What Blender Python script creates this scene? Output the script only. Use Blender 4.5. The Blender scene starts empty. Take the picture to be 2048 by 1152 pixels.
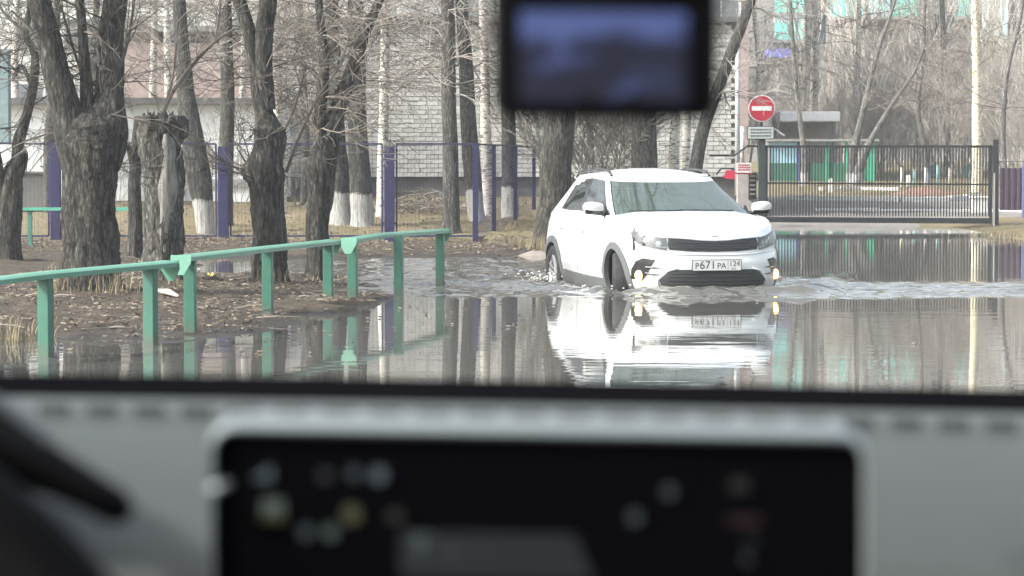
import bpy, bmesh, math, random
import numpy as np
from mathutils import Vector, Matrix
from mathutils.geometry import delaunay_2d_cdt

# ------------------------------------------------------------------ camera
FPX, W0, H0, HOR = 5430.0, 2048, 1152, 324.0      # focal length in photo pixels, horizon row
EYE = 1.34                                         # eye height over the water surface (z = 0)
PITCH = math.atan((H0 / 2 - HOR) / FPX)
sc = bpy.context.scene
cam_d = bpy.data.cameras.new('camera')
cam = bpy.data.objects.new('camera', cam_d)
sc.collection.objects.link(cam)
cam.location = (0, 0, EYE)
cam.rotation_euler = (math.pi / 2 - PITCH, 0, 0)
cam_d.sensor_width = 36
cam_d.lens = FPX / W0 * 36
cam_d.clip_start = 0.05
cam_d.clip_end = 2000
cam_d.dof.use_dof = True
cam_d.dof.focus_distance = 31
cam_d.dof.aperture_fstop = 11.0
sc.camera = cam

# ------------------------------------------------------------------ sky, sun, exposure
SUN_EL, SUN_DIR = math.radians(38), Vector((-0.93, -0.36))      # from the left, a little behind the camera
world = bpy.data.worlds.new('World')
sc.world = world
world.use_nodes = True
wn = world.node_tree.nodes
wl = world.node_tree.links
for n in list(wn): wn.remove(n)
sky = wn.new('ShaderNodeTexSky'); sky.sky_type = 'NISHITA'; sky.sun_disc = False
sky.sun_elevation = SUN_EL
sky.sun_rotation = math.atan2(SUN_DIR.x, SUN_DIR.y)
sky.air_density = 1.0; sky.dust_density = 4.0; sky.ozone_density = 1.0
bg = wn.new('ShaderNodeBackground'); bg.inputs[1].default_value = 0.15
wo = wn.new('ShaderNodeOutputWorld')
hs = wn.new('ShaderNodeHueSaturation'); hs.inputs['Saturation'].default_value = 0.45
wl.new(sky.outputs[0], hs.inputs['Color']); wl.new(hs.outputs[0], bg.inputs[0]); wl.new(bg.outputs[0], wo.inputs[0])
sun_d = bpy.data.lights.new('sun', 'SUN')
sun_d.energy = 2.0; sun_d.angle = math.radians(5.0); sun_d.color = (1.0, 0.98, 0.935)
sun = bpy.data.objects.new('sun', sun_d); sc.collection.objects.link(sun)
sd = Vector((SUN_DIR.x, SUN_DIR.y, 0)).normalized() * math.cos(SUN_EL) + Vector((0, 0, math.sin(SUN_EL)))
sun.rotation_euler = sd.to_track_quat('Z', 'Y').to_euler()
sun.location = (-30, 20, 40)
vs = sc.view_settings
vs.view_transform = 'Standard'; vs.look = 'None'; vs.gamma = 1.0; vs.exposure = 1.7
vs.use_curve_mapping = False
sc.cycles.max_bounces = 8; sc.cycles.transparent_max_bounces = 24
sc.cycles.sample_clamp_indirect = 8.0
sc.cycles.use_denoising = True

# ------------------------------------------------------------------ helpers
COL = sc.collection
RNG = random.Random(7)

def P(px, py, Y):
    """world point on the photo ray (px, py) at distance Y"""
    u = (px - W0 / 2) / FPX; v = (H0 / 2 - py) / FPX
    d = Vector((u, math.cos(PITCH) + v * math.sin(PITCH), -math.sin(PITCH) + v * math.cos(PITCH)))
    return Vector((0, 0, EYE)) + d * (Y / d.y)
def PX(px, Y): return (px - W0 / 2) / FPX * Y
def PZ(py, Y): return P(1024, py, Y).z
def smooth(a, b, x):
    t = min(1.0, max(0.0, (x - a) / (b - a))); return t * t * (3 - 2 * t)
def interp(tab, x):
    xs = sorted(tab)
    if x <= xs[0][0]: return xs[0][1]
    for (x0, y0), (x1, y1) in zip(xs, xs[1:]):
        if x <= x1: return y0 + (y1 - y0) * (x - x0) / (x1 - x0)
    return xs[-1][1]

MATS = {}
def mat(name, color, rough=0.6, metal=0.0, var=0.0, scale=6.0, color2=None, bump=0.0, bscale=30.0, spec=0.5,
        coat=0.0, stretch=None, emit=None, emit_s=0.0, detail=4.0):
    if name in MATS: return MATS[name]
    m = bpy.data.materials.new(name); m.use_nodes = True
    nt = m.node_tree; b = nt.nodes['Principled BSDF']
    b.inputs['Base Color'].default_value = (*color, 1)
    b.inputs['Roughness'].default_value = rough
    b.inputs['Metallic'].default_value = metal
    b.inputs['Specular IOR Level'].default_value = spec
    if coat: b.inputs['Coat Weight'].default_value = coat; b.inputs['Coat Roughness'].default_value = 0.05
    if emit: b.inputs['Emission Color'].default_value = (*emit, 1); b.inputs['Emission Strength'].default_value = emit_s
    if var or color2 or bump:
        tc = nt.nodes.new('ShaderNodeTexCoord'); mp = nt.nodes.new('ShaderNodeMapping')
        nt.links.new(tc.outputs['Object'], mp.inputs[0])
        if stretch: mp.inputs['Scale'].default_value = stretch
    if var or color2:
        n = nt.nodes.new('ShaderNodeTexNoise'); n.inputs['Scale'].default_value = scale
        n.inputs['Detail'].default_value = detail; n.inputs['Roughness'].default_value = 0.65
        nt.links.new(mp.outputs[0], n.inputs['Vector'])
        r = nt.nodes.new('ShaderNodeValToRGB')
        c2 = color2 or tuple(min(1, c * (1 + var)) for c in color)
        c1 = color if color2 else tuple(c * (1 - var) for c in color)
        r.color_ramp.elements[0].position = 0.35; r.color_ramp.elements[1].position = 0.66
        r.color_ramp.elements[0].color = (*c1, 1); r.color_ramp.elements[1].color = (*c2, 1)
        nt.links.new(n.outputs['Fac'], r.inputs[0]); nt.links.new(r.outputs[0], b.inputs['Base Color'])
    if bump:
        n2 = nt.nodes.new('ShaderNodeTexNoise'); n2.inputs['Scale'].default_value = bscale
        n2.inputs['Detail'].default_value = 6
        nt.links.new(mp.outputs[0], n2.inputs['Vector'])
        bp = nt.nodes.new('ShaderNodeBump'); bp.inputs['Strength'].default_value = bump
        bp.inputs['Distance'].default_value = 0.02
        nt.links.new(n2.outputs['Fac'], bp.inputs['Height']); nt.links.new(bp.outputs[0], b.inputs['Normal'])
    MATS[name] = m
    return m

def glass_mat(name, tint, refl=0.1, film=0.0, film_col=(0.5, 0.55, 0.5)):
    """thin pane: tinted transparency plus mirror reflection by fresnel, and a pale diffuse film"""
    if name in MATS: return MATS[name]
    m = bpy.data.materials.new(name); m.use_nodes = True
    nt = m.node_tree; nt.nodes.clear()
    o = nt.nodes.new('ShaderNodeOutputMaterial')
    tr = nt.nodes.new('ShaderNodeBsdfTransparent'); tr.inputs[0].default_value = (*tint, 1)
    gl = nt.nodes.new('ShaderNodeBsdfGlossy'); gl.inputs['Roughness'].default_value = 0.02
    di = nt.nodes.new('ShaderNodeBsdfDiffuse'); di.inputs[0].default_value = (*film_col, 1)
    fr = nt.nodes.new('ShaderNodeFresnel'); fr.inputs[0].default_value = 1.5 + refl * 4
    m1 = nt.nodes.new('ShaderNodeMixShader'); m1.inputs[0].default_value = film
    m2 = nt.nodes.new('ShaderNodeMixShader')
    nt.links.new(tr.outputs[0], m1.inputs[1]); nt.links.new(di.outputs[0], m1.inputs[2])
    nt.links.new(fr.outputs[0], m2.inputs[0]); nt.links.new(m1.outputs[0], m2.inputs[1]); nt.links.new(gl.outputs[0], m2.inputs[2])
    nt.links.new(m2.outputs[0], o.inputs[0])
    MATS[name] = m
    return m

def tag(o, label=None, cat=None, group=None, kind=None):
    if label: o['label'] = label
    if cat: o['category'] = cat
    if group: o['group'] = group
    if kind: o['kind'] = kind
    return o

def thing(name, label, cat, loc=(0, 0, 0), rz=0.0, group=None):
    o = bpy.data.objects.new(name, None); COL.objects.link(o)
    o.empty_display_size = 0.2
    o.location = loc; o.rotation_euler = (0, 0, rz)
    return tag(o, label, cat, group)

class MB:
    """mesh builder: collects shapes, build() links them as one mesh object"""
    def __init__(s): s.v = []; s.f = []; s.mi = []
    def add(s, vs_, fs, mi=0):
        k = len(s.v); s.v.extend([tuple(p) for p in vs_])
        for f in fs: s.f.append(tuple(i + k for i in f)); s.mi.append(mi)
        return s
    def box(s, c, size, rz=0.0, mi=0, M=None):
        hx, hy, hz = size[0] / 2, size[1] / 2, size[2] / 2
        ca, sa = math.cos(rz), math.sin(rz)
        pts = []
        for z in (-hz, hz):
            for x, y in ((-hx, -hy), (hx, -hy), (hx, hy), (-hx, hy)):
                p = Vector((x * ca - y * sa, x * sa + y * ca, z))
                if M is not None: p = M @ Vector((x, y, z))
                pts.append(Vector(c) + p)
        return s.add(pts, [(3, 2, 1, 0), (4, 5, 6, 7), (0, 1, 5, 4), (1, 2, 6, 5), (2, 3, 7, 6), (3, 0, 4, 7)], mi)
    def tube(s, pts, rad, n=6, mi=0, cap=True):
        pts = [Vector(p) for p in pts]
        if not hasattr(rad, '__len__'): rad = [rad] * len(pts)
        rings = []; up = None
        vsn = []
        for i, p in enumerate(pts):
            a = pts[max(0, i - 1)]; b = pts[min(len(pts) - 1, i + 1)]
            d = (b - a)
            if d.length < 1e-9: d = Vector((0, 0, 1))
            d.normalize()
            if up is None:
                up = d.cross(Vector((0.31, 0.93, 0.17)))
                if up.length < 1e-3: up = d.cross(Vector((1, 0, 0)))
            up = (up - d * up.dot(d))
            if up.length < 1e-6: up = d.orthogonal()
            up.normalize(); w = d.cross(up)
            for k in range(n):
                an = 2 * math.pi * k / n
                vsn.append(p + (up * math.cos(an) + w * math.sin(an)) * rad[i])
        fs = []
        for i in range(len(pts) - 1):
            for k in range(n):
                k2 = (k + 1) % n
                fs.append((i * n + k, i * n + k2, (i + 1) * n + k2, (i + 1) * n + k))
        if cap:
            fs.append(tuple(range(n - 1, -1, -1))); e = (len(pts) - 1) * n
            fs.append(tuple(range(e, e + n)))
        return s.add(vsn, fs, mi)
    def bar(s, a, b, w, d, mi=0):
        """square bar from a to b"""
        a = Vector(a); b = Vector(b); t = b - a
        q = t.to_track_quat('Z', 'Y').to_matrix()
        return s.box((a + b) / 2, (w, d, t.length), M=q, mi=mi)
    def prism(s, poly, axis_a, axis_b, ext, origin=(0, 0, 0), mi=0):
        """2-D polygon in the plane (axis_a, axis_b), extruded along ext"""
        o = Vector(origin); A = Vector(axis_a); B = Vector(axis_b); E = Vector(ext); n = len(poly)
        v = [o + A * p[0] + B * p[1] for p in poly] + [o + A * p[0] + B * p[1] + E for p in poly]
        f = [tuple(range(n - 1, -1, -1)), tuple(range(n, 2 * n))] + [(i, (i + 1) % n, n + (i + 1) % n, n + i) for i in range(n)]
        return s.add(v, f, mi)
    def grid(s, rows, mi=0, closed=False):
        nr, nc = len(rows), len(rows[0])
        vsn = [p for r in rows for p in r]
        fs = []
        for i in range(nr - 1):
            for j in range(nc if closed else nc - 1):
                j2 = (j + 1) % nc
                fs.append((i * nc + j, i * nc + j2, (i + 1) * nc + j2, (i + 1) * nc + j))
        return s.add(vsn, fs, mi)
    def data(s, name, mats):
        me = bpy.data.meshes.new(name)
        me.from_pydata(s.v, [], s.f)
        if not isinstance(mats, (list, tuple)): mats = [mats]
        for m in mats: me.materials.append(m)
        if len(mats) > 1: me.polygons.foreach_set('material_index', s.mi)
        return me
    def build(s, name, mats, parent=None, smooth_=False, bevel=0.0, loc=None):
        me = s.data(name, mats)
        if bevel or smooth_ == 'auto':
            bm = bmesh.new(); bm.from_mesh(me)
            bmesh.ops.recalc_face_normals(bm, faces=bm.faces)
            if bevel:
                eds = [e for e in bm.edges if len(e.link_faces) == 2 and e.calc_face_angle(0) > 0.5]
                bmesh.ops.bevel(bm, geom=eds, offset=bevel, segments=2, affect='EDGES', profile=0.6)
            bm.to_mesh(me); bm.free()
        if smooth_:
            me.polygons.foreach_set('use_smooth', [True] * len(me.polygons))
            if smooth_ == 'auto': me.set_sharp_from_angle(angle=math.radians(35))
        return link(name, me, parent, loc)

def link(name, me, parent=None, loc=None):
    o = bpy.data.objects.new(name, me); COL.objects.link(o)
    if parent is not None: o.parent = parent
    if loc is not None: o.location = loc
    return o

def text_part(name, body, size, m, parent, loc, rot, extrude=0.0006, align='CENTER'):
    cu = bpy.data.curves.new(name, 'FONT'); cu.body = body; cu.size = size; cu.extrude = extrude
    cu.align_x = align; cu.align_y = 'CENTER'
    t = bpy.data.objects.new(name + '_tmp', cu); COL.objects.link(t)
    bpy.context.view_layer.update()
    me = bpy.data.meshes.new_from_object(t.evaluated_get(bpy.context.evaluated_depsgraph_get()))
    bpy.data.objects.remove(t); bpy.data.curves.remove(cu)
    me.materials.clear(); me.materials.append(m)
    o = link(name, me, parent, loc); o.rotation_euler = rot
    return o

def wave_noise(seed, n, wl_min, wl_max):
    r = random.Random(seed)
    ws = []
    for _ in range(n):
        lam = wl_min * (wl_max / wl_min) ** r.random()
        a = r.random() * 2 * math.pi
        ws.append((2 * math.pi / lam * math.cos(a), 2 * math.pi / lam * math.sin(a), r.random() * 6.28, lam))
    def f(X, Y):
        z = 0
        for kx, ky, p, lam in ws: z = z + np.sin(kx * X + ky * Y + p) * lam
        return z / math.sqrt(n)
    return f

def spaced(segs):
    """1-D coordinates from (start, end, step) runs"""
    out = []
    for a, b, st in segs:
        n = max(1, int(round((b - a) / st)))
        out += [a + (b - a) * i / n for i in range(n)]
    out.append(segs[-1][1])
    return np.array(out)

def np_grid(name, xs, ys, Z, mats, mi=None, parent=None):
    X, Y = np.meshgrid(xs, ys)
    nv = X.size; nx, ny = len(xs), len(ys)
    me = bpy.data.meshes.new(name)
    idx = np.arange(nv).reshape(ny, nx)
    q = np.stack([idx[:-1, :-1], idx[:-1, 1:], idx[1:, 1:], idx[1:, :-1]], -1).reshape(-1, 4)
    me.vertices.add(nv); me.loops.add(q.size); me.polygons.add(len(q))
    me.vertices.foreach_set('co', np.stack([X, Y, Z], -1).astype(np.float32).ravel())
    me.loops.foreach_set('vertex_index', q.astype(np.int32).ravel())
    me.polygons.foreach_set('loop_start', (np.arange(len(q)) * 4).astype(np.int32))
    for m in mats: me.materials.append(m)
    if mi is not None: me.polygons.foreach_set('material_index', mi.astype(np.int32).ravel())
    me.polygons.foreach_set('use_smooth', np.ones(len(q), dtype=bool))
    me.update(calc_edges=True); me.validate()
    return link(name, me, parent)

# ------------------------------------------------------------------ the ground and the flood water
def shore(px, py): return (PX(px, 7276 / (py - HOR)), 7276 / (py - HOR))
ISLAND = [(-40, 19.0), (-9, 19.6), shore(0, 684), shore(200, 688), shore(340, 686), shore(470, 672), shore(560, 655), shore(640, 642),
          shore(720, 612), shore(775, 589), shore(745, 572), shore(650, 549), shore(600, 546), shore(470, 553), shore(395, 552), shore(380, 528), shore(300, 521),
          (-8, 37.2), (-40, 37.4)]
FAR = [(-60, 38.3), (-8, 38.4), shore(480, 517), shore(700, 516), shore(900, 513), shore(1040, 514), shore(1095, 500), (1.6, 43), (3.2, 50), (4.6, 54.2), (4.9, 56.6),
       (8.9, 56.9), (9.25, 54.5), shore(1998, 468), shore(2020, 478), shore(2070, 486), (14, 44.0), (60, 40), (300, 40), (300, 900), (-300, 900), (-300, 38.3)]
def sdist(poly, X, Y):
    """signed distance to a polygon, positive inside"""
    d = np.full(X.shape, 1e9); ins = np.zeros(X.shape, bool)
    n = len(poly)
    for i in range(n):
        x0, y0 = poly[i]; x1, y1 = poly[(i + 1) % n]
        dx, dy = x1 - x0, y1 - y0; L = dx * dx + dy * dy
        t = np.clip(((X - x0) * dx + (Y - y0) * dy) / L, 0, 1)
        d = np.minimum(d, np.hypot(X - x0 - t * dx, Y - y0 - t * dy))
        c = (y0 > Y) != (y1 > Y)
        with np.errstate(divide='ignore', invalid='ignore'):
            ins ^= c & (X < dx * (Y - y0) / (dy if dy else 1e-9) + x0)
    return np.where(ins, d, -d)
n_big = wave_noise(3, 24, 0.8, 4.0); n_small = wave_noise(4, 30, 0.12, 0.6)
def ground_z(X, Y):
    X = np.asarray(X, float); Y = np.asarray(Y, float)
    nb = n_big(X, Y) * 0.012; ns = n_small(X, Y) * 0.045
    wob = n_big(X * 1.7 + 9, Y * 1.7) * 0.05
    di = sdist(ISLAND, X, Y) + wob
    df = sdist(FAR, X, Y) + wob
    zi = np.where(di > 0, 0.10 * (1 - np.exp(-di * 0.9)) + nb + ns * np.clip(di * 1.5, 0.15, 1), di * 0.07)
    zf = np.where(df > 0, 0.13 * (1 - np.exp(-df * 0.8)) + (nb + ns * 0.7) * np.clip(df, 0.1, 1) * np.clip(1.6 - (Y - 38) / 30, 0.2, 1), df * 0.06)
    left = np.clip((Y - 43) * 0.0265, 0, 0.8)
    right = np.clip((Y - 57.5) * 0.0165, 0, 1.4)
    s = np.clip((X - 3.2) / 2.2, 0, 1); s = s * s * (3 - 2 * s)
    rise = (left * (1 - s) + right * s) * np.clip(df * 0.5, 0, 1)
    return np.maximum(np.maximum(zi, zf + rise), -0.2)
def gz(x, y): return float(ground_z(np.array([x]), np.array([y]))[0])

def ground_mat(name, cols, scale, bump, rough=0.95, wet=False):
    m = bpy.data.materials.new(name); m.use_nodes = True
    nt = m.node_tree; b = nt.nodes['Principled BSDF']
    b.inputs['Roughness'].default_value = rough; b.inputs['Specular IOR Level'].default_value = 0.25
    tc = nt.nodes.new('ShaderNodeTexCoord')
    n1 = nt.nodes.new('ShaderNodeTexNoise'); n1.inputs['Scale'].default_value = scale; n1.inputs['Detail'].default_value = 9
    n1.inputs['Roughness'].default_value = 0.75
    n2 = nt.nodes.new('ShaderNodeTexNoise'); n2.inputs['Scale'].default_value = scale * 0.13; n2.inputs['Detail'].default_value = 3
    nt.links.new(tc.outputs['Object'], n1.inputs[0]); nt.links.new(tc.outputs['Object'], n2.inputs[0])
    r1 = nt.nodes.new('ShaderNodeValToRGB')
    el = r1.color_ramp.elements
    el[0].position = 0.3; el[0].color = (*cols[0], 1); el[1].position = 0.72; el[1].color = (*cols[2], 1)
    e = el.new(0.5); e.color = (*cols[1], 1)
    nt.links.new(n1.outputs[0], r1.inputs[0])
    mx = nt.nodes.new('ShaderNodeMix'); mx.data_type = 'RGBA'
    r2 = nt.nodes.new('ShaderNodeValToRGB'); r2.color_ramp.elements[0].position = 0.46; r2.color_ramp.elements[1].position = 0.6
    nt.links.new(n2.outputs[0], r2.inputs[0]); nt.links.new(r2.outputs[0], mx.inputs[0])
    nt.links.new(r1.outputs[0], mx.inputs[6])
    m2 = nt.nodes.new('ShaderNodeMix'); m2.data_type = 'RGBA'; m2.blend_type = 'MIX'; m2.inputs[0].default_value = 0.6
    nt.links.new(r1.outputs[0], m2.inputs[6]); m2.inputs[7].default_value = (*cols[3], 1)
    nt.links.new(m2.outputs[2], mx.inputs[7]); nt.links.new(mx.outputs[2], b.inputs['Base Color'])
    bp = nt.nodes.new('ShaderNodeBump'); bp.inputs['Strength'].default_value = bump; bp.inputs['Distance'].default_value = 0.04
    nt.links.new(n1.outputs[0], bp.inputs['Height']); nt.links.new(bp.outputs[0], b.inputs['Normal'])
    return m
M_MUD = ground_mat('mud', [(0.028, 0.022, 0.016), (0.068, 0.054, 0.040), (0.135, 0.110, 0.080), (0.055, 0.046, 0.034)], 9, 0.9)
nt = M_MUD.node_tree; b_ = nt.nodes['Principled BSDF']; src = b_.inputs['Base Color'].links[0].from_socket
tc = nt.nodes.new('ShaderNodeTexCoord'); sp = nt.nodes.new('ShaderNodeSeparateXYZ'); nt.links.new(tc.outputs['Object'], sp.inputs[0])
r1 = nt.nodes.new('ShaderNodeMapRange'); r1.inputs[1].default_value = 0.015; r1.inputs[2].default_value = 0.055; nt.links.new(sp.outputs[2], r1.inputs[0])
dk = nt.nodes.new('ShaderNodeMix'); dk.data_type = 'RGBA'; dk.blend_type = 'MULTIPLY'; dk.inputs[0].default_value = 1.0; dk.inputs[7].default_value = (0.5, 0.48, 0.46, 1); nt.links.new(src, dk.inputs[6])
mx = nt.nodes.new('ShaderNodeMix'); mx.data_type = 'RGBA'; nt.links.new(r1.outputs[0], mx.inputs[0]); nt.links.new(dk.outputs[2], mx.inputs[6]); nt.links.new(src, mx.inputs[7]); nt.links.new(mx.outputs[2], b_.inputs['Base Color'])
r2 = nt.nodes.new('ShaderNodeMapRange'); r2.inputs[1].default_value = 0.015; r2.inputs[2].default_value = 0.05; r2.inputs[3].default_value = 0.35; r2.inputs[4].default_value = 0.95; nt.links.new(sp.outputs[2], r2.inputs[0]); nt.links.new(r2.outputs[0], b_.inputs['Roughness'])
M_GRASS = ground_mat('dry_grass', [(0.085, 0.066, 0.042), (0.17, 0.137, 0.083), (0.25, 0.20, 0.12), (0.135, 0.122, 0.055)], 7, 0.8)
M_ASPH = ground_mat('asphalt', [(0.13, 0.12, 0.11), (0.18, 0.165, 0.15), (0.24, 0.22, 0.20), (0.15, 0.135, 0.125)], 5, 0.2)

gx = spaced([(-300, -40, 20), (-40, -10, 1.0), (-10, -5, 0.2), (-5, 2, 0.06), (2, 10.5, 0.16), (10.5, 40, 1.5), (40, 300, 20)])
gy = spaced([(-20, 16, 3), (16, 19, 0.3), (19, 31, 0.06), (31, 45, 0.08), (45, 62, 0.3), (62, 130, 1.5), (130, 900, 35)])
GX, GY = np.meshgrid(gx, gy)
GZ = ground_z(GX, GY)
cx = (GX[:-1, :-1] + GX[1:, 1:]) / 2; cy = (GY[:-1, :-1] + GY[1:, 1:]) / 2
mi = np.zeros(cx.shape, int)
mi[(cy > 42.2) & (cx < 4.2)] = 1
mi[(cy > 56) & (cx > 4.4) & (cx < 9.6)] = 2
mi[(cy > 72) & (cx > 3)] = 1
mi[(cy > 45) & (cx > 8.6) & (cy < 72)] = 1
mi[(cy > 58.5) & (cy < 74) & (cx > 4.4)] = 2
tag(np_grid('ground', gx, gy, GZ, [M_MUD, M_GRASS, M_ASPH], mi), kind='structure')

# car placement (needed for the wake)
CAR_YAW = math.radians(13.2)
CAR_TIP = Vector((2.085, 27.7, -0.225))
CAR_RZ = -math.pi / 2 + CAR_YAW
CF = Vector((math.sin(CAR_YAW), -math.cos(CAR_YAW)))           # forward
CL = Vector((math.cos(CAR_YAW), math.sin(CAR_YAW)))            # left of the car

def water_mat():
    m = bpy.data.materials.new('flood_water'); m.use_nodes = True
    nt = m.node_tree; b = nt.nodes['Principled BSDF']
    b.inputs['Base Color'].default_value = (0.088, 0.086, 0.078, 1)
    b.inputs['Roughness'].default_value = 0.015
    b.inputs['IOR'].default_value = 1.333
    tc = nt.nodes.new('ShaderNodeTexCoord')
    mp = nt.nodes.new('ShaderNodeMapping'); mp.inputs['Scale'].default_value = (0.7, 2.2, 1)
    n = nt.nodes.new('ShaderNodeTexNoise'); n.inputs['Scale'].default_value = 1.3; n.inputs['Detail'].default_value = 3
    nt.links.new(tc.outputs['Object'], mp.inputs[0]); nt.links.new(mp.outputs[0], n.inputs[0])
    bp = nt.nodes.new('ShaderNodeBump'); bp.inputs['Strength'].default_value = 0.016; bp.inputs['Distance'].default_value = 0.1
    nt.links.new(n.outputs[0], bp.inputs['Height']); nt.links.new(bp.outputs[0], b.inputs['Normal'])
    return m
wx = spaced([(-60, -9, 3), (-9, -3, 0.3), (-3, -1.5, 0.06), (-1.5, 5.5, 0.032), (5.5, 10, 0.09), (10, 60, 3)])
wy = spaced([(-10, 18, 2), (18, 25.6, 0.2), (25.6, 31.5, 0.032), (31.5, 39, 0.06), (39, 58, 0.4)])
WX, WY = np.meshgrid(wx, wy)
lx = (WX - CAR_TIP.x) * CF.x + (WY - CAR_TIP.y) * CF.y        # ahead of the bumper
ly = (WX - CAR_TIP.x) * CL.x + (WY - CAR_TIP.y) * CL.y
def sst(a, b, x):
    t = np.clip((x - a) / (b - a), 0, 1); return t * t * (3 - 2 * t)
edge = 26.55 + 0.22 * np.sin(WX * 1.3) + 0.12 * np.sin(WX * 3.1 + 1) + 0.012 * (WX - 2) ** 2 + sst(-0.2, -2.2, WX) * 1.6
mask = sst(0, 0.7, WY - edge)
back = 32.0 - sst(2.6, 4.0, WX) * 2.4 + sst(1.2, -0.2, WX) * 5
mask *= 1 - sst(0, 1.2, WY - back)
mask *= sst(-3.6, -1.2, WX) * (1 - sst(4.6, 7.5, WX))
mask_r = sst(0, 0.6, WY - 26.9) * (1 - sst(29.2, 30.4, WY)) * sst(3.2, 3.8, WX) * (1 - sst(7.5, 9.5, WX))
chop = wave_noise(11, 60, 0.10, 0.55)(WX, WY)
swell = wave_noise(12, 14, 0.6, 1.6)(WX, WY)
front = np.exp(-((lx - 0.30 + 0.06 * np.sin(ly * 5)) / 0.24) ** 2) * (1 - sst(0.75, 1.25, np.abs(ly)))
arm = np.exp(-((np.abs(ly) - 0.95 + lx * 0.45) / 0.16) ** 2) * sst(0.2, -0.3, lx) * (1 - sst(1.5, 5.0, -lx))
rip = np.sin((WY - 0.12 * WX) * 2 * math.pi / 0.55 + 0.6 * np.sin(WX * 0.9)) * np.sin(WX * 0.7 + 0.5)
WZ = mask * (chop * 0.034 + swell * 0.010) + (front * 0.080 + arm * 0.045) * (1 + 0.35 * chop) + mask_r * rip * 0.016
tag(np_grid('water', wx, wy, WZ, [water_mat()]), kind='structure')

# ------------------------------------------------------------------ buildings behind
M_BRICK = [mat('silicate_brick_a', (0.43, 0.42, 0.39), 0.9, var=0.12, scale=9), mat('silicate_brick_b', (0.36, 0.35, 0.325), 0.9, var=0.10, scale=9),
           mat('silicate_brick_c', (0.48, 0.475, 0.45), 0.9, var=0.08, scale=9)]
M_MORTAR = mat('mortar', (0.20, 0.192, 0.18), 0.95, var=0.15, scale=3)
M_PLINTH = mat('plinth', (0.10, 0.097, 0.092), 0.9, var=0.25, scale=1.5)
M_FLASH = mat('roof_flashing', (0.10, 0.10, 0.10), 0.5, var=0.2)
M_PINK = mat('pink_brick_plaster', (0.29, 0.225, 0.205), 0.9, var=0.10, scale=2.5)
M_PALE = mat('pale_panel', (0.55, 0.57, 0.54), 0.85, var=0.08, scale=0.8)
M_WHITE = mat('white_wall', (0.80, 0.82, 0.82), 0.8, var=0.07, scale=1.2)
M_CONC = mat('concrete_panel', (0.30, 0.285, 0.27), 0.9, var=0.10, scale=0.7)
M_TEAL = mat('teal_panel', (0.20, 0.62, 0.53), 0.6, var=0.12, scale=1.5)
M_TEAL2 = mat('pale_teal_panel', (0.42, 0.62, 0.60), 0.6, var=0.10, scale=1.5)
M_WIN = mat('window_glass', (0.10, 0.12, 0.13), 0.08, spec=0.9)
M_FRAME = mat('window_frame_paint', (0.62, 0.62, 0.60), 0.5)

# light brick building
YB = 60.0
xb0, xb1 = PX(566, YB), PX(1479, YB)
zb0, zb1, ztopb = PZ(400, YB), PZ(354, YB), PZ(45, YB)
bb = thing('brick_building', 'pale grey brick building with dark plinth behind the blue fence', 'building', ((xb0 + xb1) / 2, YB, zb0))
def rel(x, y, z): return (x - (xb0 + xb1) / 2, y - YB, z - zb0)
wm = MB(); wm.box(rel((xb0 + xb1) / 2, YB + 6.03, (zb1 + ztopb) / 2), (xb1 - xb0, 12, ztopb - zb1)); wm.build('wall', M_MORTAR, bb)
pm = MB(); pm.box(rel((xb0 + xb1) / 2, YB + 6.08, (zb0 + zb1) / 2 - 0.4), (xb1 - xb0 - 0.04, 12, zb1 - zb0 + 0.8)); pm.build('plinth', M_PLINTH, bb)
rf = MB(); rf.box(rel((xb0 + xb1) / 2, YB + 6.0, ztopb + 0.06), (xb1 - xb0 + 0.3, 12.4, 0.12)); rf.build('roof_edge', M_FLASH, bb)
BW, BH, BD = 0.252, 0.086, 0.06
brk = [MB().box((0, 0, 0), (BW, BD, BH)).data('brick', m) for m in M_BRICK]
cells = []
row = 0; z = zb1 + 0.05
while z < ztopb - 0.06:
    x = xb0 + 0.13 + (0.131 if row % 2 else 0)
    while x < xb1 - 0.12:
        cells.append((x, z + RNG.uniform(-0.003, 0.003), RNG.choice((0, 0, 0, 1, 2)), RNG.uniform(-0.008, 0.004)))
        x += 0.264
    z += 0.0985; row += 1
clear = [(830, 250, 75), (1452, 240, 24), (755, 190, 22), (1180, 260, 30)]
def showing(c):
    px = 1024 + c[0] / YB * FPX; py = HOR - (c[1] - EYE) / YB * FPX
    return min(abs(px - a) / w_ + abs(py - b_) / 600 for a, b_, w_ in clear)
cells.sort(key=showing)
for x, z, k, dy in cells[:300]:
    link('brick', brk[k], bb, rel(x, YB + dy, z))
rest = MB()
for x, z, k, dy in cells[300:]:
    rest.box(rel(x, YB + dy, z), (BW, BD, BH), mi=k)
tag(rest.build('bricks', M_BRICK, bb), kind='stuff')
dp = MB(); dp.tube([rel(PX(1473, YB), YB - 0.1, zb0 + 0.1), rel(PX(1473, YB), YB - 0.1, ztopb - 0.1)], 0.05, 8)
dp.build('drainpipe', mat('zinc', (0.42, 0.43, 0.43), 0.5, var=0.1), bb, True)

def windows(root, o, xs, zs, w_, h_, yf):
    for z in zs:
        for x in xs:
            f = MB(); f.box((x - o.x, yf - o.y, z - o.z), (w_ + 0.16, 0.10, h_ + 0.16))
            fo = f.build('window', M_FRAME, root)
            g = MB()
            for k in (-1, 1): g.box((x + k * w_ / 4 - o.x, yf - 0.045 - o.y, z - o.z), (w_ / 2 - 0.06, 0.06, h_))
            g.build('pane', M_WIN, fo)

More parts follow.
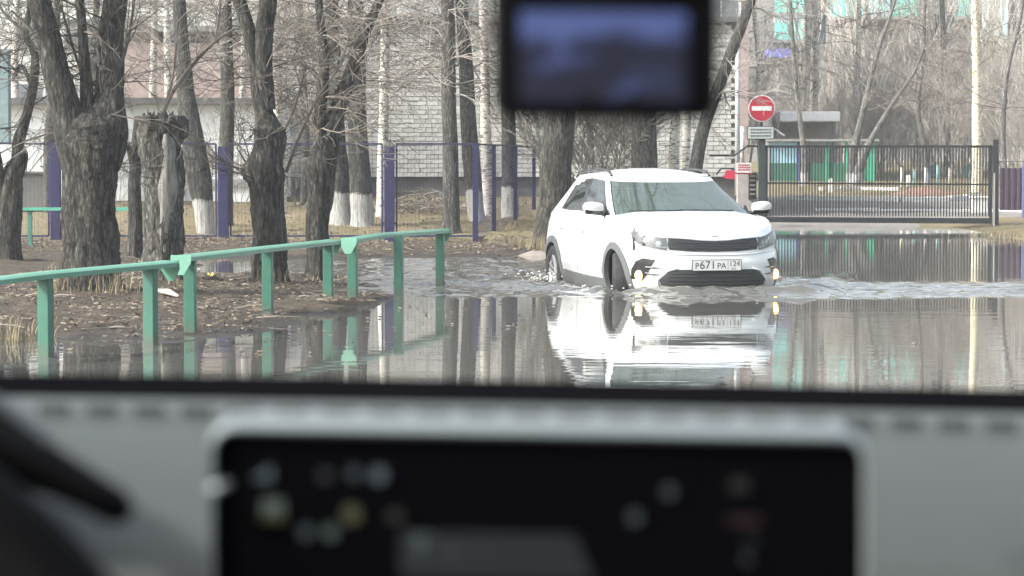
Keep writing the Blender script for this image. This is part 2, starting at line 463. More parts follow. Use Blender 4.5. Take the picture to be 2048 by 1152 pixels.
# pink plastered house above the white garage, and a tall pink block behind the brick building
Yp = 78.0
o = Vector((PX(385, Yp), Yp, 0.7)); r = thing('pink_house', 'pinkish brick house rising behind the low white garage', 'house', o)
m = MB(); m.box((0, 4, 1.6), (PX(545, Yp) - PX(225, Yp), 8, PZ(62, Yp) - 0.4 + 0.2)); m.build('wall', M_PINK, r)
m = MB(); m.box((0, 4, PZ(62, Yp) - 0.7 + 0.06), (PX(545, Yp) - PX(225, Yp) + 0.4, 8.4, 0.16)); m.build('roof', mat('grey_slate', (0.22, 0.22, 0.21), 0.8, var=0.2), r)
Yq = 92.0
o = Vector((PX(1205, Yq), Yq, 0.8)); r = thing('pink_block', 'tall pinkish brick block showing above the pale brick building roof', 'building', o)
m = MB(); m.box((0, 5, 6.4), (PX(1496, Yq) - PX(915, Yq), 10, 13.6)); m.build('wall', M_PINK, r)
windows(r, o, [PX(p, Yq) for p in (960, 1050, 1140, 1240, 1340, 1440)], [PZ(20, Yq), PZ(-150, Yq), PZ(-320, Yq)], 1.2, 1.4, Yq - 0.02)
m = MB(); m.box((0, 5, 13.3), (PX(1496, Yq) - PX(915, Yq) + 0.5, 10.5, 0.25)); m.build('roof', M_FLASH, r)
Yr = 120.0
o = Vector((PX(330, Yr), Yr, 0.8)); r = thing('pale_block', 'pale greenish apartment block far behind the willows on the left', 'building', o)
m = MB(); m.box((0, 6, 6.3), (PX(760, Yr) - PX(-120, Yr), 12, 13.4)); m.build('wall', M_PALE, r)
windows(r, o, [PX(p, Yr) for p in (-40, 60, 160, 260, 360, 460, 560, 660)], [PZ(200, Yr), PZ(70, Yr), PZ(-60, Yr), PZ(-190, Yr)], 1.3, 1.4, Yr - 0.02)
for k, zz in enumerate((135, 5, -125)):
    m = MB(); m.box((0, -0.02, PZ(zz, Yr) - 0.8), (PX(760, Yr) - PX(-120, Yr), 0.08, 0.18)); m.build('panel_joint', M_CONC, r)

# low white garage
Yg = 57.0
o = Vector((PX(250, Yg), Yg, 0.35)); r = thing('white_garage', 'low white painted garage with thin dark roof behind the fence', 'garage', o)
gw = PX(556, Yg) - PX(-60, Yg); gh = PZ(208, Yg) - 0.35
m = MB(); m.box((0, 2.5, gh / 2), (gw, 5, gh)); m.build('wall', M_WHITE, r)
m = MB(); m.box((0, 2.4, gh + 0.06), (gw + 0.3, 5.5, 0.13)); m.build('roof', M_FLASH, r)
m = MB(); m.box((PX(480, Yg) - o.x, -0.03, 0.55), (1.5, 0.06, 0.16)); m.build('wall_band', mat('old_grey', (0.33, 0.34, 0.33), 0.9, var=0.2), r)
for k, pxd in enumerate((40, 300)):
    m = MB(); m.box((PX(pxd, Yg) - o.x, -0.02, 0.93), (1.5, 0.05, 1.5)); d_ = m.build('door', mat('garage_door', (0.55, 0.57, 0.57), 0.7, var=0.1), r)
    m = MB(); m.box((PX(pxd, Yg) - o.x + 0.5, -0.07, 0.9), (0.12, 0.05, 0.03)); m.build('handle', M_FLASH, d_)
m = MB(); m.box((0, 0, 0.34), (1.0, 0.8, 0.68)); m.box((0, 0, 0.70), (1.08, 0.88, 0.05))
bx = m.build('concrete_bin', M_PLINTH, None, False, 0.02, (PX(60, 53), 53, gz(PX(60, 53), 53) + 0.02))
tag(bx, 'dark grey concrete bin low in front of the white garage', 'bin')
m = MB(); m.box((0, 0, 0.9), (0.32, 0.3, 1.8)); m.box((0, 0, 1.84), (0.4, 0.38, 0.08))
tag(m.build('gate_pillar', mat('grey_teal_paint', (0.16, 0.22, 0.23), 0.7, var=0.15), None, False, 0.01, (PX(6, 55), 55, PZ(285, 55))),
    'grey teal square pillar at the left edge behind the leftmost tree', 'pillar')

# far apartment block with teal balconies
Yt = 140.0
o = Vector((PX(1830, Yt), Yt, 1.0)); r = thing('apartment_block', 'large grey apartment block with teal balconies beyond the gate', 'building', o)
tw = PX(2330, Yt) - PX(1512, Yt)
m = MB(); m.box((0, 7, 9.6), (tw, 14, 20)); m.build('wall', M_CONC, r)

bays = [(1543, 1602, 0), (1652, 1722, 0), (1727, 1772, 1), (1776, 1830, 0), (1905, 1948, 0), (1955, 2004, 1), (2060, 2120, 0), (2180, 2240, 0)]
for (a, b_, pal) in bays:
    xa, xc = PX(a, Yt) - o.x, PX(b_, Yt) - o.x
    start, pitch, gh_ = (82, 54, 0.5) if a == 1543 else ((80, 108, 1.2) if a == 1955 else (36, 108, 1.2))
    for k in range(8 if a == 1543 else 4):
        zz = PZ(start - pitch * k, Yt) - 1.0
        b1 = MB(); b1.box(((xa + xc) / 2, -0.55, zz - 0.05), (xc - xa, 1.1, 0.14)); s_ = b1.build('balcony', M_CONC, r)
        p1 = MB(); nb_ = 4
        for q in range(nb_): p1.box((xa + (xc - xa) * (q + 0.5) / nb_, -1.08, zz + 0.45), ((xc - xa) / nb_ - 0.03, 0.06, 0.86))
        p1.build('parapet', M_TEAL2 if pal else M_TEAL, s_)
        g1 = MB(); g1.box(((xa + xc) / 2, -1.0, zz + 0.9 + gh_ / 2), (xc - xa, 0.04, gh_)); g1.build('glazing', mat('balcony_glazing', (0.38, 0.50, 0.50), 0.15, var=0.3, scale=1.2), s_)
        fr = MB()
        for q in range(nb_ + 1): fr.box((xa + (xc - xa) * q / nb_, -1.04, zz + 0.9 + gh_ / 2), (0.06, 0.07, gh_))
        fr.build('glazing_bar', M_FRAME, s_)
windows(r, o, [PX(p, Yt) for p in (1625, 1850, 1880, 2030, 2150)], [PZ(60, Yt), PZ(-50, Yt), PZ(-158, Yt)], 1.3, 1.5, Yt - 0.02)
windows(r, o, [PX(p, Yt) for p in (1580, 1690, 1850, 2000)], [PZ(165, Yt)], 1.3, 1.4, Yt - 0.02)
m = MB(); m.box((PX(1628, Yt) - o.x - 0.0, -0.08, 9.6), (0.35, 0.2, 20)); m.build('wall_pier', mat('dark_pier', (0.17, 0.15, 0.15), 0.9, var=0.1), r)
m = MB(); m.box((PX(1550, Yt) - o.x, -1.4, PZ(110, Yt) - 1.0), (1.15, 2.6, 0.42)); m.build('awning', mat('blue_awning', (0.16, 0.18, 0.62), 0.5), r)
Yc = 97.0
o = Vector((PX(1612, Yc), Yc, 0.9)); r = thing('bus_shelter', 'white flat roofed shelter half hidden among the bare shrubs', 'shelter', o)
m = MB(); m.box((0, 0, PZ(234, Yc) - 0.9), (PX(1676, Yc) - PX(1556, Yc), 2.2, 0.36)); m.build('roof', mat('shelter_white', (0.84, 0.83, 0.80), 0.6, var=0.06), r, False, 0.05)
for sx in (-1.1, 1.1):
    for sy in (-0.9, 0.9):
        m = MB(); m.box((sx, sy, 1.05), (0.09, 0.09, 2.1)); m.build('post', M_CONC, r)
m = MB(); m.box((0, 1.0, 1.1), (2.3, 0.08, 1.7)); m.build('back_wall', mat('shelter_grey', (0.42, 0.40, 0.37), 0.8, var=0.15), r)

# ------------------------------------------------------------------ yard behind the gate
M_GREEN = mat('pavilion_green', (0.035, 0.15, 0.095), 0.6, var=0.15, scale=3)
M_LGREEN = mat('bright_green', (0.05, 0.38, 0.22), 0.6, var=0.12)
M_LBLUE = mat('light_blue_paint', (0.32, 0.55, 0.66), 0.6, var=0.08)
M_WASH = mat('whitewash', (0.58, 0.57, 0.54), 0.9, var=0.10, scale=12)
Yv = 92.0
def vx(p): return PX(p, Yv)
o = Vector((vx(1643), Yv, PZ(366, Yv))); r = thing('pavilion', 'green playground pavilion with light blue upper panel behind the gate', 'pavilion', o)
h1 = PZ(326, Yv) - o.z; h2 = PZ(284, Yv) - o.z
for a, b_ in ((1537, 1593), (1621, 1662), (1663, 1696), (1718, 1752)):
    m = MB(); m.box(((vx(a) + vx(b_)) / 2 - o.x, 0, h1 / 2), (vx(b_) - vx(a), 0.08, h1)); m.build('wall_panel', M_GREEN, r)
for a, b_ in ((1537, 1555), (1556, 1574), (1575, 1592)):
    m = MB(); m.box(((vx(a) + vx(b_)) / 2 - o.x, 0.02, (h1 + h2) / 2), (vx(b_) - vx(a), 0.06, h2 - h1)); m.build('upper_panel', M_LBLUE, r)
for a, w_, mm in ((1535, 5, M_CONC), (1597, 7, mat('navy_post', (0.06, 0.06, 0.17), 0.6)), (1607, 4, M_WASH), (1653, 5, M_LGREEN), (1692, 5, M_LGREEN), (1742, 15, M_LGREEN)):
    m = MB(); m.box((vx(a) - o.x, -0.06, h2 / 2), (w_ / FPX * Yv, 0.08, h2)); m.build('post', mm, r)
m = MB(); m.box((0, 1.6, h1 / 2), (vx(1752) - vx(1537), 0.08, h1)); m.build('back_panel', M_GREEN, r)
m = MB(); m.box((0, 0.9, h2 + 0.06), (vx(1756) - vx(1532), 2.4, 0.08)); m.build('roof', mat('pavilion_roof', (0.20, 0.20, 0.19), 0.7, var=0.2), r)
# painted posts of the playground
posts = [(1803, 337, 396, (0.85, 0.80, 0.55), 'cream yellow post of the playground, leftmost behind the gate'),
         (1817, 352, 384, (0.80, 0.80, 0.77), 'short stout white post between the cream and turquoise playground posts'),
         (1828, 340, 384, (0.35, 0.66, 0.66), 'turquoise post second from the left in the playground'),
         (1851, 337, 382, (0.78, 0.76, 0.76), 'slim white post in the middle of the playground row'),
         (1875, 331, 388, (0.50, 0.76, 0.74), 'pale turquoise post right of the middle playground post'),
         (1899, 337, 396, (0.88, 0.83, 0.66), 'cream post rightmost of the playground row')]
for i, (px, a, b_, c, lab) in enumerate(posts):
    Y = 84 + i * 0.7; x = PX(px, Y); z0 = gz(x, Y) - 0.02
    m = MB(); h = PZ(a, Y) - z0
    rr_ = 0.075 if px == 1817 else 0.042
    m.tube([(0, 0, 0), (0, 0, h)], rr_, 8); m.tube([(0, 0, h - 0.001), (0, 0, h + 0.03)], [rr_ * 1.25, rr_ * 0.6], 8)
    tag(m.build('painted_post', mat('post_paint_%d' % i, c, 0.5, var=0.1), None, True, 0, (x, Y, z0)), lab, 'post', 'painted posts in the playground')
Y = 97
for px, w_, a, col, lab in ((1864, 26, 330, (0.06, 0.20, 0.20), 'small dark teal playhouse behind the painted posts'), (1937, 20, 328, (0.08, 0.25, 0.24), 'narrow teal playhouse beside the right birch')):
    x = PX(px, Y); z0 = gz(x, Y); h = PZ(a, Y) - z0; w_ = w_ / FPX * Y
    r = thing('playhouse', lab, 'playhouse', (x, Y, z0))
    m = MB(); m.box((0, 0, h * 0.4), (w_, w_, h * 0.8)); m.build('wall', mat('playhouse_teal_%d' % px, col, 0.6, var=0.15), r)
    m = MB(); m.prism([(-w_ * 0.62, 0), (w_ * 0.62, 0), (0, h * 0.24)], (1, 0, 0), (0, 0, 1), (0, w_ * 1.2, 0), (0, -w_ * 0.6, h * 0.8)); m.build('roof', mat('playhouse_roof', (0.12, 0.16, 0.17), 0.7), r)
    m = MB(); m.box((0, -w_ * 0.5 - 0.01, h * 0.45), (w_ * 0.35, 0.03, h * 0.3)); m.build('window', M_WIN, r)
# white kerb stones
def kerb(name, pts, label, h=0.13, w_=0.16):
    r = thing(name, label, 'kerb', (pts[0][0], pts[0][1], gz(*pts[0])))
    for (x0, y0), (x1, y1) in zip(pts, pts[1:]):
        L = math.hypot(x1 - x0, y1 - y0); n = max(1, int(L / 0.6))
        for k in range(n):
            t = (k + 0.5) / n; x = x0 + (x1 - x0) * t; y = y0 + (y1 - y0) * t
            m = MB(); m.box((0, 0, 0), (L / n - 0.015, w_, h + 0.12))
            o_ = m.build('kerb_stone', M_WASH, r, False, 0.012, (x - pts[0][0], y - pts[0][1], gz(x, y) + (h - 0.12) / 2 - gz(*pts[0])))
            o_.rotation_euler = (RNG.uniform(-0.02, 0.02), RNG.uniform(-0.01, 0.01), math.atan2(y1 - y0, x1 - x0))
    return r
def kp(px, Y): return (PX(px, Y), Y)
kerb('kerb', [kp(1580, 71.5), kp(1640, 70.8), kp(1720, 70.0), kp(1800, 69.6), kp(1900, 70), kp(1960, 71)], 'white painted kerb curving round the lawn in the yard')
kerb('kerb', [kp(1640, 80), kp(1720, 81), kp(1800, 80)], 'short white kerb at the foot of the far lawn', 0.09)
kerb('kerb', [kp(1630, 62.6), kp(1760, 62.4), kp(1880, 62.2), kp(2060, 62.0)], 'long pale kerb nearest behind the sliding gate', 0.06)
x, Y = PX(1661, 78), 78; z0 = gz(x, Y)
m = MB(); m.box((0, 0, 0.19), (0.11, 0.11, 0.38)); m.prism([(-0.055, 0), (0.055, 0), (0, 0.05)], (1, 0, 0), (0, 0, 1), (0, 0.11, 0), (0, -0.055, 0.38))
tag(m.build('marker_post', M_WASH, None, False, 0, (x, Y, z0 - 0.01)), 'short white marker post on the lawn behind the kerb', 'post')
m = MB(); m.box((0, 0, 0.17), (0.34, 0.25, 0.34)); m.box((0, 0, 0.36), (0.40, 0.31, 0.05))
tag(m.build('concrete_block', M_WASH, None, False, 0.015, (PX(1958, 61), 61, gz(PX(1958, 61), 61) - 0.02)), 'white concrete block by the right end of the gate', 'block')
# earth heap inside the lawn
m = MB(); rows = []
for i in range(7):
    t = i / 6; rows.append([Vector((math.cos(a) * (1 - t) * 1.0, math.sin(a) * (1 - t) * 0.7, 0.22 * t ** 0.8 + RNG.uniform(-0.02, 0.02))) for a in [k * math.pi / 8 for k in range(16)]])
m.grid(rows, closed=True)
tag(m.build('earth_heap', mat('reddish_earth', (0.23, 0.13, 0.10), 0.95, var=0.3, scale=8, bump=0.6), None, True, 0, (PX(1850, 76), 76, gz(PX(1850, 76), 76) - 0.02)), 'low reddish heap of earth on the lawn behind the gate', 'heap')

# purple profiled fence at the right
Yf = 58.0
x0, x1 = PX(1999, Yf), PX(2300, Yf)
r = thing('purple_fence', 'purple corrugated metal fence at the right edge behind the gate post', 'fence', (x0, Yf, PZ(420, Yf)))
h = PZ(336, Yf) - PZ(420, Yf)
k = 0; x = x0
while x < x1:
    m = MB(); pts = []
    for q in range(5):
        for dx_, dy_ in ((0, 0), (0.05, 0), (0.065, 0.025), (0.115, 0.025)): pts.append((q * 0.13 + dx_, dy_))
    pts.append((0.65, 0))
    rows = [[Vector((p[0], p[1], zz)) for p in pts] for zz in (0, h)] + [[Vector((p[0], p[1] + 0.006, zz)) for p in pts] for zz in (h, 0)]
    m.grid(rows); m.build('sheet', mat('purple_sheet', (0.068, 0.045, 0.068), 0.45, var=0.08), r, False, 0, (x - x0, 0, 0))
    x += 0.652
for px in (2046, 2190):
    m = MB(); m.box((PX(px, Yf) - x0, -0.05, h / 2 - 0.1), (0.07, 0.07, h + 0.35)); m.build('post', mat('slate_blue_post', (0.13, 0.15, 0.26), 0.5), r)
m = MB(); m.tube([(0, 0.0, h + 0.14), (x1 - x0, 0.0, h + 0.14)], 0.012, 6); m.build('top_wire', M_FLASH, r)

# ------------------------------------------------------------------ sliding gate, sign, signs by the wicket
YG = 54.8
M_IRON = mat('black_iron', (0.022, 0.024, 0.026), 0.45, var=0.2, scale=5)
gx0, gx1 = PX(1528, YG), PX(1983, YG)
zt, zm, zl, zlb = PZ(293, YG), PZ(366, YG), PZ(434, YG), PZ(444, YG)
g = thing('sliding_gate', 'black barred sliding gate standing in the flood water', 'gate', (gx0, YG, zlb))
def gl_(x, z): return (x - gx0, 0, z - zlb)
m = MB(); m.bar(gl_(gx0, zt), gl_(gx1, zt), 0.05, 0.05); m.build('top_rail', M_IRON, g)
m = MB(); m.bar(gl_(gx0, zm), gl_(gx1, zm - 0.03), 0.035, 0.035); m.build('middle_rail', M_IRON, g)
m = MB(); m.bar(gl_(gx0, (zl + zlb) / 2), gl_(gx1, (zl + zlb) / 2 - 0.03), 0.06, 0.11); m.build('bottom_beam', M_IRON, g)
for px in (1530, 1981):
    m = MB(); m.bar(gl_(PX(px, YG), zlb), gl_(PX(px, YG), zt + 0.02), 0.055, 0.05); m.build('end_upright', M_IRON, g)
nb = 76
bar_me = MB().box((0, 0, 0), (0.023, 0.02, zt - zl - 0.02)).data('bar', M_IRON)
for k in range(1, nb):
    link('bar', bar_me, g, (gx0 * 0 + (gx1 - gx0) * k / nb, 0.004, (zt + zl) / 2 - zlb))
m = MB()
tail = [gl_(PX(1418, YG), PZ(311, YG)), gl_(PX(1468, YG), PZ(311, YG)), gl_(PX(1494, YG), PZ(292, YG)), gl_(gx0, zt)]
m.tube(tail, 0.022, 6); m.build('tail_rail', M_IRON, g)
m = MB(); m.tube([gl_(PX(1432, YG), PZ(349, YG)), gl_(PX(1442, YG), PZ(337, YG)), gl_(PX(1468, YG), PZ(337, YG))], 0.018, 6); m.build('tail_brace', M_IRON, g)
m = MB(); m.bar((PX(1992, YG) - gx0, 0.0, -0.35), (PX(1990, YG) - gx0, 0, PZ(279, YG) - zlb), 0.11, 0.10)
m.build('gate_post', M_IRON, g, False, 0.006)
m = MB(); m.bar((PX(1984, YG) - gx0 + 0.03, -0.05, -0.3), (PX(1984, YG) - gx0 + 0.03, -0.05, zm - zlb + 0.2), 0.03, 0.03); m.build('guide_bar', mat('bare_steel', (0.5, 0.5, 0.52), 0.4, 0.6), g)

xs_ = PX(1524, YG) ; Ys = YG - 0.35
sg = thing('no_entry_sign', 'round red no entry sign with white bar on dark post by gate', 'sign', (PX(1523, Ys), Ys, -0.1))
ox, oz = PX(1523, Ys), -0.1
def sz(py): return PZ(py, Ys) - oz
def sx(px): return PX(px, Ys) - ox
m = MB(); m.box((0, 0, (sz(276)) / 2), (0.135, 0.12, sz(276))); m.build('post', mat('dark_green_post', (0.035, 0.05, 0.045), 0.5, var=0.2), sg, False, 0.008)
def disc(m, cx_, cz_, rad, y0, y1, n=40):
    m.prism([(math.cos(2 * math.pi * k / n) * rad, math.sin(2 * math.pi * k / n) * rad) for k in range(n)], (1, 0, 0), (0, 0, 1), (0, y1 - y0, 0), (cx_, y0, cz_))
c = (sx(1521.5), sz(217))
M_SRED = mat('sign_red', (0.42, 0.012, 0.035), 0.35, var=0.06); M_SWHITE = mat('sign_white', (0.74, 0.73, 0.70), 0.4)
m = MB(); disc(m, *c, 0.268, -0.10, -0.085); m.build('rim', M_SWHITE, sg)
m = MB(); disc(m, *c, 0.250, -0.106, -0.098); m.build('disc', M_SRED, sg)
m = MB(); m.box((c[0], -0.108, c[1]), (0.395, 0.008, 0.088)); m.build('bar', M_SWHITE, sg)
m = MB(); m.box((c[0], -0.05, sz(235)), (0.05, 0.07, 0.6)); m.build('bracket', M_IRON, sg)
pc = (sx(1519.5), sz(265.5))
m = MB(); m.box((pc[0], -0.09, pc[1]), (0.545, 0.015, 0.265)); m.build('plate_border', M_IRON, sg)
m = MB(); m.box((pc[0], -0.099, pc[1]), (0.515, 0.008, 0.235)); pl = m.build('plate', mat('plate_grey', (0.50, 0.53, 0.50), 0.5), sg)
for k in range(3):
    m = MB(); x = pc[0] - 0.2
    rr = random.Random(k)
    while x < pc[0] + 0.2:
        w_ = rr.uniform(0.012, 0.03); m.box((x + w_ / 2, -0.1045, pc[1] + 0.062 - k * 0.062), (w_, 0.004, 0.030)); x += w_ + 0.008
    m.build('text_line', mat('plate_print', (0.12, 0.14, 0.13), 0.6), pl)
m = MB(); m.tube([(pc[0] + 0.27, -0.06, pc[1] + 0.08), (pc[0] + 0.48, -0.02, pc[1] - 0.06)], 0.02, 6); m.build('side_arm', M_FRAME, sg)
# wicket pillar with notices
Yw = 56.2
wk = thing('wicket_pillar', 'pale wicket pillar with white downpipe between building corner and sign', 'pillar', (PX(1488, Yw), Yw, -0.05))
def wz(py): return PZ(py, Yw) + 0.05
m = MB(); m.box((0, 0, wz(345) / 2), (0.30, 0.22, wz(345))); m.build('pillar_body', mat('pinkish_concrete', (0.36, 0.32, 0.31), 0.9, var=0.15), wk, False, 0.01)
m = MB(); m.tube([(PX(1483, Yw) - PX(1488, Yw), -0.14, wz(326)), (PX(1483, Yw) - PX(1488, Yw), -0.14, wz(253))], 0.045, 8); m.build('downpipe', M_WASH, wk, True)
m = MB(); m.box((0.16, -0.13, wz(372)), (0.16, 0.06, 0.55)); m.build('intercom_box', M_IRON, wk)
m = MB()
for k in range(5): m.box((0.16, -0.17, wz(352 + k * 9)), (0.11, 0.02, 0.03))
m.build('louvre', M_CONC, wk)
nt_ = thing('notice_board', 'white notice board with red lettering beside the gate post', 'notice', (PX(1487, Yw - 0.3), Yw - 0.3, PZ(345, Yw - 0.3)))
m = MB(); m.box((0, 0, 0.10), (0.31, 0.015, 0.20)); m.build('board', M_SWHITE, nt_)
M_NRED = mat('notice_red', (0.45, 0.06, 0.09), 0.5)
for k in range(3):
    m = MB(); x = -0.12; rr = random.Random(20 + k)
    while x < 0.11:
        w_ = rr.uniform(0.015, 0.04); m.box((x + w_ / 2, -0.010, 0.155 - k * 0.05), (w_, 0.006, 0.03)); x += w_ + 0.01
    m.build('text_line', M_NRED, nt_)
m = MB(); m.box((0, 0.02, -0.02), (0.36, 0.02, 0.03)); m.build('lower_bar', M_NRED, nt_)
m = MB(); m.box((0, 0, 0.09), (0.19, 0.015, 0.18)); m.box((-0.10, 0.0, 0.05), (0.1, 0.01, 0.05))
rs = m.build('red_notice', mat('red_plate', (0.50, 0.03, 0.07), 0.45), None, False, 0, (PX(1460, Yw - 0.4), Yw - 0.4, PZ(358, Yw - 0.4)))
tag(rs, 'small square red notice left of the white notice board', 'notice')

# ------------------------------------------------------------------ blue mesh fence
YF = 42.2
M_BLUE = mat('fence_blue', (0.013, 0.011, 0.056), 0.5, var=0.15, scale=8)
M_BLUED = mat('fence_blue_thin', (0.020, 0.020, 0.062), 0.5, var=0.15, scale=8)
fe = thing('blue_fence', 'blue mesh fence of thick posts and framed panels behind the willows', 'fence', (PX(447, YF), YF, gz(PX(447, YF), YF)))
fo_ = Vector(fe.location)
def f_(x, y, z): return Vector((x, y, z)) - fo_
ptop, pbot, rtop, rbot = PZ(293, YF), PZ(490, YF), PZ(288, YF), PZ(472, YF)
for px in (-222, 112, 447, 779):
    x = PX(px, YF); dz_ = 0.05 if px < 200 else 0
    m = MB(); m.box(f_(x, YF, (ptop + dz_ + pbot) / 2 - 0.05), (0.155, 0.155, ptop - pbot + dz_ + 0.1)); m.build('post', M_BLUE, fe, False, 0.008)
    for s in (-1, 1):
        m = MB(); m.bar(f_(x + s * 0.112, YF, rbot), f_(x + s * 0.112, YF, rtop + dz_), 0.028, 0.028); m.build('panel_upright', M_BLUED, fe)
        for zz in (rbot + 0.2, rtop - 0.25):
            m = MB(); m.box(f_(x + s * 0.088, YF, zz), (0.06, 0.02, 0.025)); m.build('hinge', M_BLUED, fe)
for a, b_ in ((-222, 112), (112, 447), (447, 779), (779, 951)):
    xa, xc = PX(a, YF) + 0.112, PX(b_, YF) - (0.112 if b_ != 951 else 0)
    m = MB(); m.bar(f_(xa, YF, rtop + (0.03 if a < 200 else 0)), f_(xc, YF, rtop), 0.028, 0.03); m.build('top_rail', M_BLUED, fe)
    m = MB(); m.bar(f_(xa, YF, rbot), f_(xc, YF, rbot), 0.028, 0.03); m.build('bottom_rail', M_BLUED, fe)
    m = MB(); x = xa + 0.05
    while x < xc: m.bar(f_(x, YF, rbot), f_(x, YF, rtop), 0.003, 0.003); x += 0.06
    tag(m.build('mesh_wire', M_BLUED, fe), kind='stuff')
# the fence turns away from the road
cor = [(951, 42.2, 496), (988, 45.5, 484), (1031, 49.0, 483), (1068, 53.0, 470)]
for i, (px, Y, pb) in enumerate(cor):
    x = PX(px, Y); zb_ = PZ(pb, Y); zt_ = PZ(288 + i * 2, Y)
    m = MB(); m.bar(f_(x, Y, zb_ - 0.1), f_(x, Y, zt_), 0.07 if i else 0.085, 0.07); m.build('post', M_BLUE, fe)
    if i:
        x_, Y_, zt0, zb0_ = PX(cor[i - 1][0], cor[i - 1][1]), cor[i - 1][1], PZ(288 + (i - 1) * 2, cor[i - 1][1]), PZ(cor[i - 1][2], cor[i - 1][1])
        m = MB(); m.bar(f_(x_, Y_, zt0), f_(x, Y, zt_), 0.03, 0.03); m.build('top_rail', M_BLUED, fe)
        m = MB(); m.bar(f_(x_, Y_, zb0_ + 0.15), f_(x, Y, zb_ + 0.12), 0.03, 0.03); m.build('bottom_rail', M_BLUED, fe)
        m = MB(); n = 38
        for k in range(1, n):
            t = k / n
            m.bar(f_(x_ + (x - x_) * t, Y_ + (Y - Y_) * t, zb0_ + 0.15 + (zb_ - zb0_ - 0.03) * t), f_(x_ + (x - x_) * t, Y_ + (Y - Y_) * t, zt0 + (zt_ - zt0) * t), 0.003, 0.003)
        for k in range(1, 10):
            t = k / 10
            m.bar(f_(x_, Y_, zb0_ + 0.15 + (zt0 - zb0_ - 0.15) * t), f_(x, Y, zb_ + 0.12 + (zt_ - zb_ - 0.12) * t), 0.0025, 0.0025)
        tag(m.build('mesh_wire', M_BLUED, fe), kind='stuff')
# low green rail behind the big willow
Yn = 40.5
gr = thing('low_rail', 'low green painted rail on posts behind the big willow', 'rail', (PX(165, Yn), Yn, gz(PX(165, Yn), Yn)))
M_RAILG = mat('rail_green', (0.075, 0.30, 0.215), 0.5, var=0.10, scale=5, bump=0.1, bscale=60)
zr_ = PZ(418, Yn) - gr.location.z
m = MB(); m.box((0, 0, zr_), (PX(285, Yn) - PX(45, Yn), 0.12, 0.045)); m.build('rail', M_RAILG, gr)
for px in (60, 165, 272):
    m = MB(); m.box((PX(px, Yn) - PX(165, Yn), 0, zr_ / 2 - 0.05), (0.06, 0.06, zr_ + 0.05)); m.build('post', mat('rail_green_dark', (0.05, 0.16, 0.12), 0.6, var=0.2), gr)

# ------------------------------------------------------------------ green roadside railing
M_RAIL = mat('railing_green', (0.090, 0.235, 0.165), 0.45, var=0.07, scale=4, bump=0.06, bscale=40)
M_RPOST = mat('railing_post_green', (0.028, 0.118, 0.080), 0.5, var=0.10, scale=5)
def wear(m_, rust=(0.10, 0.055, 0.03), thr=0.66, grime_z=0.36):
    nt = m_.node_tree; b_ = nt.nodes['Principled BSDF']; src = b_.inputs['Base Color'].links[0].from_socket
    tc = nt.nodes.new('ShaderNodeTexCoord'); n1 = nt.nodes.new('ShaderNodeTexNoise'); n1.inputs['Scale'].default_value = 16; n1.inputs['Detail'].default_value = 8; n1.inputs['Roughness'].default_value = 0.7
    nt.links.new(tc.outputs['Object'], n1.inputs[0])
    r1 = nt.nodes.new('ShaderNodeMapRange'); r1.inputs[1].default_value = thr; r1.inputs[2].default_value = thr + 0.03; nt.links.new(n1.outputs[0], r1.inputs[0])
    mx = nt.nodes.new('ShaderNodeMix'); mx.data_type = 'RGBA'; mx.inputs[7].default_value = (*rust, 1); nt.links.new(r1.outputs[0], mx.inputs[0]); nt.links.new(src, mx.inputs[6])
    sp = nt.nodes.new('ShaderNodeSeparateXYZ'); nt.links.new(tc.outputs['Object'], sp.inputs[0])
    n2 = nt.nodes.new('ShaderNodeTexNoise'); n2.inputs['Scale'].default_value = 7; nt.links.new(tc.outputs['Object'], n2.inputs[0])
    ad = nt.nodes.new('ShaderNodeMath'); ad.operation = 'MULTIPLY_ADD'; ad.inputs[1].default_value = 0.16; nt.links.new(n2.outputs[0], ad.inputs[0]); nt.links.new(sp.outputs[2], ad.inputs[2])
    r2 = nt.nodes.new('ShaderNodeMapRange'); r2.inputs[1].default_value = grime_z + 0.06; r2.inputs[2].default_value = grime_z - 0.05; r2.inputs[3].default_value = 0; r2.inputs[4].default_value = 0.55; nt.links.new(ad.outputs[0], r2.inputs[0])
    m2 = nt.nodes.new('ShaderNodeMix'); m2.data_type = 'RGBA'; m2.inputs[7].default_value = (0.075, 0.07, 0.05, 1); nt.links.new(r2.outputs[0], m2.inputs[0]); nt.links.new(mx.outputs[2], m2.inputs[6])
    nt.links.new(m2.outputs[2], b_.inputs['Base Color'])
wear(M_RAIL, grime_z=-5); wear(M_RPOST, thr=0.64)
RP = [(90, 715), (300, 690), (380, 668), (535, 632), (656, 607), (705, 601), (797, 590), (880, 568)]
RW = [Vector((PX(px, 7276 / (py - HOR)), 7276 / (py - HOR), 0)) for px, py in RP]
TOPS = [549, 530, 514, 496, 484, 479, 470, 462]
